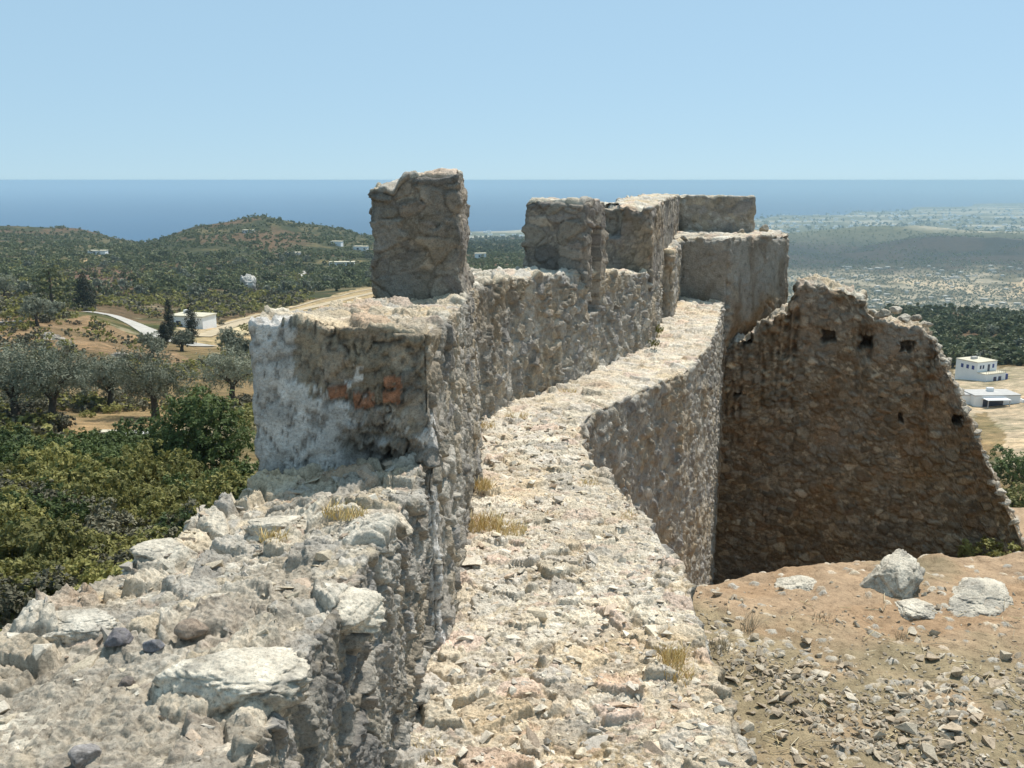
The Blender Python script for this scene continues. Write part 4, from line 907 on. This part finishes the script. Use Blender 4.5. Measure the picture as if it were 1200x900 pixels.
p = hit(62, 365); tree('cedar', p, [[(0, 0, -.3, .4), (0, 0, 3, .3), (0, 0, 8, .1)]], crown(452, [(q * math.cos(a), q * math.sin(a), z, 1.5, 1.2, .38) for z, q, m_ in ((1.4, 3.6, 6), (2.6, 3.1, 6), (3.9, 2.6, 5), (5.2, 1.9, 5), (6.4, 1.2, 4), (7.4, .4, 2)) for a in np.linspace(0, 2 * PI, m_, endpoint=False) + z], 6000, .16, .25, shell=.2), M_PINE, 'pale green spreading cedar with layered branches left of the dark conifer', s=k_ * .9)
# ---- shrubs dotted over the dry slope
GS = []
for k in range(5):
    V, Fq, c = crown(360 + k, rlobes(360 + k, 5, 1.0, 1.1), 1300, .075, .22, shell=.4); GS.append(mk('slope_shrub', V, Fq, M_GREY if k < 3 else M_MAQ, None, c, smooth=False))
us = set(); n = 0
while n < 150:
    u = RV.uniform(-40, 305); v = RV.uniform(358, 535)
    if 95 < u < 250 and v < 372 + .3 * (u - 95) - 8: continue
    if 100 < u < 245 and 362 + (u - 110) * .38 - 10 < v < 362 + (u - 110) * .38 + 14: continue
    if 70 < u < 215 and 482 < v < 525 and RV.rand() < .85: continue
    p = hit(u, v)
    if p is None or dist(p) > 330: continue
    s = RV.uniform(.5, 1.5) * (1 if v > 440 else 1.35); n += 1
    place(GS, us, u, v, s, 'low scrubby shrub dotted over the dry slope between the clearing and the track', 'shrub', 'low shrubs on the dry slope', -.1, .85, p=p)
# undergrowth between them: too much to count
UG = [crown(370 + k, rlobes(370 + k, 3, .55, .6, .2), 60, .13, .35, shell=.35, aspect=.7) for k in range(5)]
pu = np.stack([RV.uniform(-34, -12, 12000), np.exp(RV.uniform(math.log(52), math.log(620), 12000))], 1); ux, uy = pu[:, 1] * np.sin(np.radians(pu[:, 0])), pu[:, 1] * np.cos(np.radians(pu[:, 0]))
um = fbm(np.stack([ux / 9, uy / 9, 0 * ux], 1), 3, 941) > -.12
for uv_ in ([(98, 358), (150, 364), (258, 400), (262, 428), (190, 415), (130, 388)], PATCH[0][0], PATCH[1][0], PATCH[10][0], [(60, 530), (75, 500), (120, 490), (215, 485), (215, 525), (120, 530)]): um &= ~poly_mask(ux, uy, uv_)
um &= ~(poly_mask(ux, uy, PATCH[9][0]) & (RV.rand(len(ux)) < .68))
ux, uy = ux[um][:4600], uy[um][:4600]
def mass(name, pts_, sizes, proto, mat, label, cat):
    VV, FF, CC, off = [], [], [], 0
    z = terr(pts_[:, 0], pts_[:, 1])
    for i in range(len(pts_)):
        V, Fq, c = proto[i % len(proto)]; a = RV.uniform(0, 6.28); s = sizes[i]; ca, sa = math.cos(a), math.sin(a)
        Q = V @ np.array([[ca, sa, 0], [-sa, ca, 0], [0, 0, RV.uniform(.75, 1.15)]]) * s + np.array([pts_[i, 0], pts_[i, 1], z[i]])
        VV.append(Q.astype(F32)); FF.append(Fq + off); CC.append(np.clip(c + RV.uniform(-.3, .3), 0, 1)); off += len(V)
    return tag(mk(name, np.concatenate(VV), np.concatenate(FF), mat, None, np.concatenate(CC), smooth=False), label, cat, kind='stuff')
h_u = len(ux) // 2
mass('undergrowth', np.stack([ux, uy], 1)[:h_u], RV.uniform(.6, 1.9, h_u) * np.clip(np.hypot(ux, uy)[:h_u] / 130, .8, 2.4), UG, M_GREY, 'grey-brown dry undergrowth over the left slope', 'undergrowth')
mass('undergrowth', np.stack([ux, uy], 1)[h_u:], RV.uniform(.6, 1.9, len(ux) - h_u) * np.clip(np.hypot(ux, uy)[h_u:] / 130, .8, 2.4), UG, M_MAQ, 'green undergrowth over the left slope', 'undergrowth')
# ---- small far bushes and trees along the valley fields, one object each
FT = []
for k in range(6):
    V, Fq, c = crown(380 + k, rlobes(380 + k, 6, 2.6, 4.6), 700, .36, .3, shell=.35)
    t = bpy.data.objects.new('valley_tree', None); COL.objects.link(t); mk('crown', V + np.array([0, 0, -.35]), Fq, M_PINE if k < 4 else M_OLV, t, c, smooth=False); V, Fq = tubes([[(0, 0, -.8, .3), (0, 0, 1.5, .22), (.1, 0, 3.4, .08)]], 5); mk('trunk', V, Fq, M_BARK, t); FT.append(t)
us = set(); n = 0
FIELD = lambda u, v: 236 < u < 442 and 392 - (u - 236) * .24 - 12 < v < 402
for (u, v, s) in [(405, 331, 1.9), (412, 330, 1.5), (398, 333, 1.3), (403, 336, .9), (428, 333, .9), (372, 340, 1.0), (352, 345, .8), (337, 348, .6), (345, 338, 1.0), (362, 336, 1.1)]:
    if place(FT, us, u, v, s, 'valley tree near the far field and hill foot', 'tree', 'trees on the valley side beyond the field', 0) is not None: n += 1
while n < 190:
    left = RV.rand() < .78
    u, v = (RV.uniform(-20, 440), RV.uniform(300, 352)) if left else (RV.uniform(1085, 1230), RV.uniform(370, 432))
    if FIELD(u, v): continue
    p = hit(u, v)
    if p is None or dist(p) > 900: continue
    if left and 55 < u < 165 and v < 336 and RV.rand() < .8: continue
    if left and 100 < u < 250 and v > 340 and dist(p) < 300: continue
    s = RV.uniform(.7, 1.5); n += 1
    place(FT, us, u, v, s, 'bushy green tree on the wooded slopes around the castle', 'tree', 'nearer trees of the wooded slopes', 0, p=p)
tick('plants')
# ---- the far woods, groves and scrub: masses
def mass(name, pts_, sizes, proto, mat, label, cat):
    VV, FF, CC, off = [], [], [], 0
    z = terr(pts_[:, 0], pts_[:, 1])
    for i in range(len(pts_)):
        V, Fq, c = proto[i % len(proto)]; a = RV.uniform(0, 6.28); s = sizes[i]; ca, sa = math.cos(a), math.sin(a)
        Q = V @ np.array([[ca, sa, 0], [-sa, ca, 0], [0, 0, RV.uniform(.75, 1.15)]]) * s + np.array([pts_[i, 0], pts_[i, 1], z[i]])
        VV.append(Q.astype(F32)); FF.append(Fq + off); CC.append(np.clip(c + RV.uniform(-.3, .3), 0, 1)); off += len(V)
    return tag(mk(name, np.concatenate(VV), np.concatenate(FF), mat, None, np.concatenate(CC), smooth=False), label, cat, kind='stuff')
def polar(n, a0, a1, r0, r1, keepf):
    m_ = n * 6; a = np.radians(RV.uniform(a0, a1, m_)); r = np.exp(RV.uniform(math.log(r0), math.log(r1), m_)); x, y = r * np.sin(a), r * np.cos(a)
    k = keepf(x, y, r); return np.stack([x, y], 1)[k][:n]
def nz(x, y, s, sd): return fbm(np.stack([x / s, y / s, 0 * x], 1), 3, sd)
WP = [crown(500 + k, rlobes(500 + k, 4, 2.6, 3.4, .15), 46, 1.0, .3, shell=.5, aspect=.75) for k in range(5)]
def fieldfree(x, y, r):
    uu = 600 + FPX * x / (y * cP + 10)
    red = poly_mask(x, y, PATCH[4][0], dmin=30) & (nz(x, y, 20, 930) < .35)
    return ~((r < 420) & (uu > 225) & (uu < 445)) & ~((r < 380) & (uu > 100) & (uu < 445)) & (nz(x, y, 55, 931) > -.55) & ~red
pts1 = polar(9500, -36, 1, 330, 1300, fieldfree); mass('woodland', pts1, RV.uniform(.3, 1.05, len(pts1)), WP, M_PINE, 'pine and scrub woodland covering the hills before the sea', 'woodland')
pts2 = polar(1500, 22, 36, 255, 660, lambda x, y, r: nz(x, y, 40, 933) > -.5); mass('woodland', pts2, RV.uniform(.7, 1.35, len(pts2)), WP, M_PINE, 'dark pine wood on the slope behind the white house', 'woodland')
pts3 = polar(1500, -8, 3, 900, 2700, lambda x, y, r: nz(x, y, 120, 934) > -.6); mass('woodland', pts3, RV.uniform(.9, 2.2, len(pts3)), WP, M_PINE, 'distant woods seen between the merlons', 'woodland')
GP = [crown(520 + k, [(0, 0, 1.8, 2.4, 2.4, 1.9)], 22, 1.25, .4, shell=.5, aspect=.8) for k in range(4)]
pts4 = polar(11000, 14, 36, 1250, 2450, lambda x, y, r: (nz(x, y, 110, 935) > -.15) | (RV.rand(len(x)) < .25)); mass('olive_groves', pts4, RV.uniform(.35, 1.0, len(pts4)), GP, M_OLV, 'olive groves dotted over the pale valley floor', 'grove')
pts5 = polar(3600, 10, 36, 2300, 3700, lambda x, y, r: nz(x, y, 150, 936) > -.3); mass('ridge_scrub', pts5, RV.uniform(.5, 1.3, len(pts5)), GP, M_PINE, 'low scrub on the long dry ridge', 'scrub')
pts6 = polar(700, 9, 36, 4000, 9000, lambda x, y, r: r > 0); mass('plain_trees', pts6, RV.uniform(2, 5, len(pts6)), GP, M_PINE, 'tree belts on the far coastal plain', 'scrub')
# ---- plants by the ruined wall and in the wall
WPL = []
for k in range(3):
    V, Fq, c = crown(540 + k, rlobes(540 + k, 5, .55, .7), 900, .035, .25, shell=.3); WPL.append(mk('wall_plant', V, Fq, M_MAQ, None, c, smooth=False))
us = set()
for i in range(46):
    s_ = RV.uniform(5.0, 8.4); p = A0 + dirv * s_ - nrm * RV.uniform(.4, 7.5); x, y = p; z = gz(x, y)
    place(WPL, us, 0, 0, RV.uniform(.8, 1.6), 'thin green weed growing in the shade at the foot of the ruined wall', 'weed', 'weeds at the foot of the ruined wall', p=(x, y, z))
for (u, v, s, lab) in [(765, 398, .30, 'small green weed rooted where the far parapet meets the walkway'), (762, 412, .22, 'little dark weed below the green one at the far parapet foot')]:
    d = ray(u, v); p = at_z(u, v, -3.0); o = WPL[0].copy(); COL.objects.link(o); o.location = (p[0] + .05, p[1], -2.98); o.scale = (s, s, s * 1.5); tag(o, lab, 'weed'); 
    if 'group' in o: del o['group']
p = hit(1186, 575, 60); tree('round_tree', p, [[(0, 0, -.3, .25), (0, 0, 2, .15)]], crown(560, rlobes(561, 7, 3.0, 4.6), 5000, .16, .2), M_DKG, 'dark round tree below the dirt clearing, past the raking wall end', s=dist(p) / 118)
p = hit(1184, 606, 60); tree('round_tree', p, [[(0, 0, -.3, .25), (0, 0, 2, .15)]], crown(562, rlobes(563, 7, 3.0, 3.6), 5000, .16, .2), M_MAQ, 'lighter green tree just below the dark round tree past the wall end', s=dist(p) / 118)

tick('woods')
# ================================================================== ROADS AND BUILDINGS
def ribbon(name, uv, w, mat, label, lift=.15, dmin=60, n=60):
    pts_ = np.array([hit(u, v, dmin) for u, v in uv]); L = np.concatenate([[0], np.cumsum(np.linalg.norm(np.diff(pts_[:, :2], axis=0), axis=1))]); s = np.linspace(0, L[-1], n)
    c = np.stack([np.interp(s, L, pts_[:, k]) for k in (0, 1)], 1); 
    for _ in range(6): c[1:-1] = (c[:-2] + c[1:-1] * 2 + c[2:]) / 4
    t = np.gradient(c, axis=0); t /= np.linalg.norm(t, axis=1, keepdims=True); nn_ = np.stack([-t[:, 1], t[:, 0]], 1)
    m_ = 7; V = []
    for j in range(m_):
        q = c + nn_ * w * (j / (m_ - 1) - .5); V.append(np.stack([q[:, 0], q[:, 1], terr(q[:, 0], q[:, 1]) + lift], 1))
    V = np.stack(V, 1).reshape(-1, 3); Fq = grid_faces(n, m_); Fq = Fq if vnormals(V, Fq)[:, 2].mean() > 0 else Fq[:, ::-1]
    return tag(mk(name, V, Fq, mat), label, 'road', kind='structure')
M_CONC = plain('concrete', (.40, .375, .33), .9, .1, .2, .5); M_TRACK = plain('track_dirt', (.42, .34, .23), .95, .05, .2, .4); M_WHITE = plain('whitewash', (.80, .80, .79), .8, .2, .04, .5)
M_DARKW = plain('dark_window', (.035, .045, .075), .3, .5, .1); M_BLUE = plain('blue_shutter', (.05, .07, .22), .6, .3, .1); M_GREYC = plain('roof_cement', (.46, .44, .41), .9, .1, .12, .6); M_OCH = plain('ochre_roof', (.55, .50, .38), .9, .1, .15, .5)
ribbon('road', [(108, 367), (125, 368), (143, 374), (160, 382), (178, 391), (190, 397), (214, 402), (240, 407)], 5.0, M_CONC, 'pale concrete track curving down the slope')
ribbon('road', [(236, 395), (262, 385), (300, 374), (340, 366), (400, 352), (440, 343)], 4.0, M_TRACK, 'dirt track along the edge of the tan field', dmin=120)
ribbon('road', [(250, 384), (300, 370), (350, 359), (440, 338)], 1.6, M_TRACK, 'narrow dirt path beside the field', dmin=120)
ribbon('road', [(385, 332), (410, 331), (440, 329)], 5, M_TRACK, 'far dirt track below the houses', dmin=200)
ribbon('road', [(352, 318), (356, 322), (362, 325)], 5, M_CONC, 'bend of a pale road on the wooded hill', dmin=250)
def box(bm, x0, y0, z0, x1, y1, z1):
    vs = [bm.verts.new(q) for q in ((x0, y0, z0), (x1, y0, z0), (x1, y1, z0), (x0, y1, z0), (x0, y0, z1), (x1, y0, z1), (x1, y1, z1), (x0, y1, z1))]
    for f in ((0, 3, 2, 1), (4, 5, 6, 7), (0, 1, 5, 4), (1, 2, 6, 5), (2, 3, 7, 6), (3, 0, 4, 7)): bm.faces.new([vs[i] for i in f])
def part(name, boxes, mat, parent, label=None):
    bm = bmesh.new()
    for b_ in boxes: box(bm, *b_)
    me = bpy.data.meshes.new(name); bm.to_mesh(me); bm.free(); me.materials.append(mat); o = bpy.data.objects.new(name, me); COL.objects.link(o); o.parent = parent
    if label: o['label'] = label
    return o
# white two-storey house: near face towards -y in its own frame
p = hit(1152, 445, 60); f = dist(p) / 222.0
h = thing('house', (p[0], p[1], p[2] - .3), 'white two-storey flat-roofed house with dark blue windows beyond the ruined wall', 'house', rz=.42); h.scale = (f * .69, f * .69, f * .69)
part('wall', [(-4.2, -1.0, -2, 4.2, 7.0, 6.2), (-4.2, -4.4, -2, 4.2, -1.0, 3.1)], M_WHITE, h)
part('roof', [(-4.35, -1.1, 6.203, 4.35, 7.1, 6.42), (-4.3, -4.5, 3.103, 4.3, -1.003, 3.28)], M_OCH, h)
for x in (-.4, 1.7): w = part('window', [(x - .62, -4.46, .3, x + .62, -4.403, 2.2)], M_BLUE, h); part('pane', [(x - .45, -4.50, .45, x + .45, -4.463, 2.05)], M_DARKW, w)
for x in (-2.9, -1.7): w = part('window', [(x - .32, -1.06, 4.2, x + .32, -1.003, 5.3)], M_BLUE, h); part('pane', [(x - .24, -1.10, 4.28, x + .24, -1.063, 5.22)], M_DARKW, w)
part('window', [(2.2, -1.06, 4.2, 3.0, -1.003, 5.4)], M_BLUE, h); part('door', [(.2, -1.06, 3.3, 1.1, -1.003, 5.4)], M_DARKW, h); part('porch', [(4.2, -4.2, -2, 5.6, -1.4, 2.6)], M_BLUE, h); part('water_tank', [(-1.4, 3.2, 6.42, .6, 4.2, 7.2)], M_GREYC, h)
p = hit(1165, 475, 60); f = dist(p) / 190 * .84
h = thing('outbuilding', (p[0], p[1], p[2] - .2), 'long low white outbuilding with a flat cement roof and bright lean-to canopy', 'building', rz=.05); h.scale = (f, f, f)
part('wall', [(-5.2, -1.2, -2, 5.0, 4.5, 2.5), (-7.4, .6, -2, -5.2, 4.5, 2.3)], M_WHITE, h); part('roof', [(-5.3, -1.3, 2.503, 5.1, 4.6, 2.72), (-7.5, .5, 2.303, -5.303, 4.6, 2.5)], M_GREYC, h)
part('canopy', [(-3.6, -3.6, 2.0, 1.6, -1.303, 2.14)], M_WHITE, h)
for x in (-3.45, 1.3): part('post', [(x, -3.5, -2, x + .14, -3.36, 2.0)], M_GREYC, h)
part('doorway', [(-3.3, -1.26, -1, 1.2, -1.203, 1.7)], M_DARKW, h); part('water_tank', [(-.4, 2.2, 2.72, .9, 3.2, 3.5)], M_WHITE, h); part('side_wall', [(5.6, -3.4, -2, 5.9, 3.0, 1.6)], M_WHITE, h)
for (u, v, w, cc, lab) in [(1130, 482, 1.3, (.12, .12, .12), 'dark rubbish bin beside the canopy of the outbuilding')]:
    p = hit(u, v, 60)
hs_ = [o for o in COL.objects if o.name == 'house'][0]; part('railing', [(-4.3 + .9 * q, -4.5, 3.28, -4.22 + .9 * q, -4.42, 4.1) for q in range(10)] + [(-4.3, -4.5, 4.1, 4.0, -4.42, 4.17)], M_GREYC, hs_); part('aerial', [(2.5, 4, 6.42, 2.56, 4.06, 8.6), (2.1, 4, 8.2, 3.0, 4.05, 8.25)], M_GREYC, hs_)
for x in (-2.6, -.6, 1.4): w = part('window', [(-4.262, x + 3.2 - .45, 3.9, -4.203, x + 3.2 + .45, 5.1)], M_BLUE, hs_)
# shed by the cypresses
p = hit(224, 384, 60); f = dist(p) / 200
h = thing('shed', (p[0], p[1], p[2] - .2), 'small white flat-roofed shed behind the cypress pair', 'shed', rz=-.25); h.scale = (f, f, f)
part('wall', [(-3.6, -2, -2, 4.0, 3, 2.6)], M_WHITE, h); part('roof', [(-3.8, -2.2, 2.603, 4.2, 3.2, 2.8)], M_OCH, h); part('door', [(.6, -2.06, -.2, 1.5, -2.003, 1.9)], M_DARKW, h); part('window', [(-2, -2.06, .8, -1, -2.003, 1.7)], M_DARKW, h); part('chimney', [(-2.2, 1, 2.8, -1.4, 1.8, 3.5)], M_WHITE, h)
# far houses on the hills
for (u, v, wd, ht, lab) in [(395, 288, 9, 4, 'pale far house among the trees on the hill left of the tall merlon'), (423, 294, 12, 4, 'white far house just left of the tall merlon'), (401, 311, 16, 2.5, 'long low white far building above the dark trees'), (563, 303, 9, 4.5, 'white far house seen between the first two merlons'), (115, 298, 12, 3, 'white far roof on the crest of the left hill'),
                            (343, 299, 11, 2.2, 'pale far wall half hidden on the wooded hill'), (291, 273, 9, 3, 'tiny pale far house high on the wooded hill'), (1075, 262, 60, 9, 'long pale far building on the coastal plain')]:
    p = hit(u, v, 250)
    if p is None: continue
    h = thing('far_house', (p[0], p[1], p[2] - .5), lab, 'house', rz=RV.uniform(-.5, .5)); part('wall', [(-wd / 2, -3, -2, wd / 2, 3, ht)], M_WHITE, h); part('roof', [(-wd / 2 - .3, -3.3, ht + .003, wd / 2 + .3, 3.3, ht + .4)], M_OCH, h)
    part('window', [(-wd * .2, -3.08, ht * .35, -wd * .05, -3.003, ht * .75)], M_DARKW, h)
# rock outcrop and low walls
p = hit(293, 340, 120); k_ = dist(p) / 400; P, Ft, c = rock(1410, (4.2 * k_, 3 * k_, 5.2 * k_), 5, 14, .2, [(.5, .48, .44)], .05); o = mk('rock_outcrop', P, Ft, M_FAR, None, c); o.location = (p[0], p[1], p[2] + 1.5 * k_); tag(o, 'white craggy rock outcrop among the trees above the field', 'rock')
V0 = [hit(u, v, 50) for u, v in ((-25, 384), (26, 381))]
def low_wall(name, a, b, hgt, th, mat, label, cat):
    a, b = np.array(a), np.array(b); L = np.linalg.norm(b[:2] - a[:2]); n = 24; d = (b - a) / L; nn_ = np.array([-d[1], d[0], 0]); V = []
    for i in range(n):
        q = a + (b - a) * i / (n - 1); zg = tz(q[0], q[1])
        for s_, z in ((th / 2, -1), (th / 2, hgt), (-th / 2, hgt), (-th / 2, -1)): V.append((q[0] + nn_[0] * s_, q[1] + nn_[1] * s_, zg + z))
    Fq = grid_faces(n, 4); Fq = np.concatenate([Fq, [[0, 1, 2, 3], [4 * n - 1, 4 * n - 2, 4 * n - 3, 4 * n - 4]]]); return tag(mk(name, np.array(V), Fq, mat, smooth=False), label, cat)
low_wall('field_wall', V0[0], V0[1], .75, .4, M_GREYC, 'low grey rendered wall on the left hillside', 'wall')
p = hit(155, 516); c_ = thing('concrete_tank', (p[0], p[1], p[2] - .1), 'low flat concrete water tank with a raised hatch in the clearing', 'tank', rz=-.05); k_ = dist(p) / 60
c_.scale = (k_, k_, k_); part('tank_slab', [(-2.1, -.9, -1.0, 2.1, 1.3, .38)], M_GREYC, c_); part('hatch', [(-1.95, -.3, .383, -1.0, .3, .68)], M_OCH, c_)
# slabs of rock in the dry slope
for k, (u, v, s, lab) in enumerate([(60, 398, 2.2, 'bare grey rock scar on the left slope under the two-stemmed olive'), (75, 405, 1.6, 'smaller bare rock beside the grey rock scar'), (140, 419, 1.5, 'pale rock patch on the slope above the small olive'), (120, 632, .9, 'grey craggy rock standing among the macchia under the low parapet')]):
    p = hit(u, v); P, Ft, c = rock(1420 + k, (s, s * .7, s * .45 if k < 3 else s * 1.0), 5, 14, .2, [(.38, .34, .29)], .05); o = mk('rock_outcrop', P, Ft, M_FAR, None, c); o.location = p; tag(o, lab, 'rock')
# a seaside town on the far plain: hundreds of sub-pixel houses
VV, FF, off = [], [], 0
cube = np.array([(x, y, z) for x in (-.5, .5) for y in (-.5, .5) for z in (0, 1.)]); CF = np.array([[0, 1, 3, 2], [4, 6, 7, 5], [0, 4, 5, 1], [2, 3, 7, 6], [1, 5, 7, 3]])
def town(n, a0, a1, r0, r1):
    global off
    a = np.radians(RV.uniform(a0, a1, n)); r = RV.uniform(r0, r1, n); x, y = r * np.sin(a), r * np.cos(a); z = terr(x, y)
    for i in range(n):
        if z[i] < -249.5: continue
        s = np.array([RV.uniform(9, 26), RV.uniform(9, 16), RV.uniform(5, 10)]); VV.append(cube * s + np.array([x[i], y[i], z[i] - 1])); FF.append(CF + off); off += 8
town(420, 10, 36, 4300, 7600); town(150, 14, 36, 7000, 10500); town(70, -6, 3, 3300, 4600)
VH, FH, oh = [], [], 0                                                                  # low pale farm sheds and houses among the groves
an = np.radians(RV.uniform(14.5, 36, 260)); rn = np.exp(RV.uniform(math.log(1300), math.log(2350), 260)); xn, yn = rn * np.sin(an), rn * np.cos(an); zn = terr(xn, yn)
for i in range(260):
    s = np.array([RV.uniform(5, 12), RV.uniform(5, 8), RV.uniform(2.8, 4.5)]); VH.append(rotz(cube * s, RV.uniform(-.6, .6)) + np.array([xn[i], yn[i], zn[i] - .5])); FH.append(CF + oh); oh += 8
tag(mk('valley_town', np.concatenate(VH), np.concatenate(FH), plain('pale_render', (.58, .54, .47), .9, .1, .12, .02), smooth=False), 'small pale houses scattered among the groves of the valley', 'town', kind='stuff')
tag(mk('far_town', np.concatenate(VV), np.concatenate(FF), M_WHITE, smooth=False), 'pale houses of the seaside town on the far plain', 'town', kind='stuff')

tick('buildings')
for o in [o for o in list(COL.objects) if o.parent is None and 'category' not in o and o.get('kind') is None and o.type in ('MESH', 'EMPTY')]:
    for ch in list(o.children): bpy.data.objects.remove(ch)
    bpy.data.objects.remove(o)
# ================================================================== LIGHT, SKY, CAMERA
SUN_AZ, SUN_EL = math.radians(38), math.radians(60)
w = bpy.data.worlds.new('World'); sc.world = w; w.use_nodes = True; nt = w.node_tree; bg = nt.nodes['Background']
sk = nt.nodes.new('ShaderNodeTexSky'); sk.sky_type = 'NISHITA'; sk.sun_disc = False; sk.sun_elevation = SUN_EL; sk.sun_rotation = SUN_AZ; sk.altitude = 300; sk.air_density = 1.0; sk.dust_density = SKY_DUST; sk.ozone_density = 1.5

tc = nt.nodes.new('ShaderNodeTexCoord'); vm = nt.nodes.new('ShaderNodeVectorMath'); vm.operation = 'ADD'; vm.inputs[1].default_value = (0, 0, .055); nt.links.new(tc.outputs['Generated'], vm.inputs[0])
vn = nt.nodes.new('ShaderNodeVectorMath'); vn.operation = 'NORMALIZE'; nt.links.new(vm.outputs[0], vn.inputs[0]); nt.links.new(vn.outputs[0], sk.inputs['Vector'])
veil = nt.nodes.new('ShaderNodeMix'); veil.data_type = 'RGBA'; veil.inputs[0].default_value = SKY_VEIL[0]; veil.inputs[7].default_value = (*[q / SKY_STR for q in SKY_VEIL[1]], 1)   # thin high haze whitening the summer sky
nt.links.new(sk.outputs[0], veil.inputs[6]); nt.links.new(veil.outputs[2], bg.inputs['Color']); bg.inputs['Strength'].default_value = SKY_STR
L = bpy.data.lights.new('sun', 'SUN'); L.energy = SUN_STR; L.angle = math.radians(.53); L.color = (1, .955, .88); lo = bpy.data.objects.new('sun', L); COL.objects.link(lo)
sd = Vector((math.sin(SUN_AZ) * math.cos(SUN_EL), math.cos(SUN_AZ) * math.cos(SUN_EL), math.sin(SUN_EL))); lo.rotation_euler = (-sd).to_track_quat('-Z', 'Y').to_euler(); lo.location = sd * 100
cam = bpy.data.cameras.new('camera'); cam.sensor_width = 36; cam.lens = 36 * FPX / 1200; cam.clip_start = .1; cam.clip_end = 200000
co_ = bpy.data.objects.new('camera', cam); COL.objects.link(co_); co_.location = (0, 0, 0); co_.rotation_euler = (PI / 2 - PITCH, 0, 0); sc.camera = co_
vs = sc.view_settings; vs.view_transform = 'Standard'; vs.look = 'None'; vs.exposure = EXPO; vs.gamma = 1; vs.use_curve_mapping = False
cy = sc.cycles; cy.max_bounces = 6; cy.diffuse_bounces = 3; cy.glossy_bounces = 2; cy.transmission_bounces = 2; cy.volume_bounces = 1; cy.transparent_max_bounces = 4; cy.caustics_reflective = False; cy.caustics_refractive = False
cy.use_denoising = True; cy.use_adaptive_sampling = True; cy.adaptive_threshold = .015
try: cy.denoiser = 'OPENIMAGEDENOISE'; cy.denoising_input_passes = 'RGB_ALBEDO_NORMAL'; cy.denoising_prefilter = 'ACCURATE'
except Exception: pass
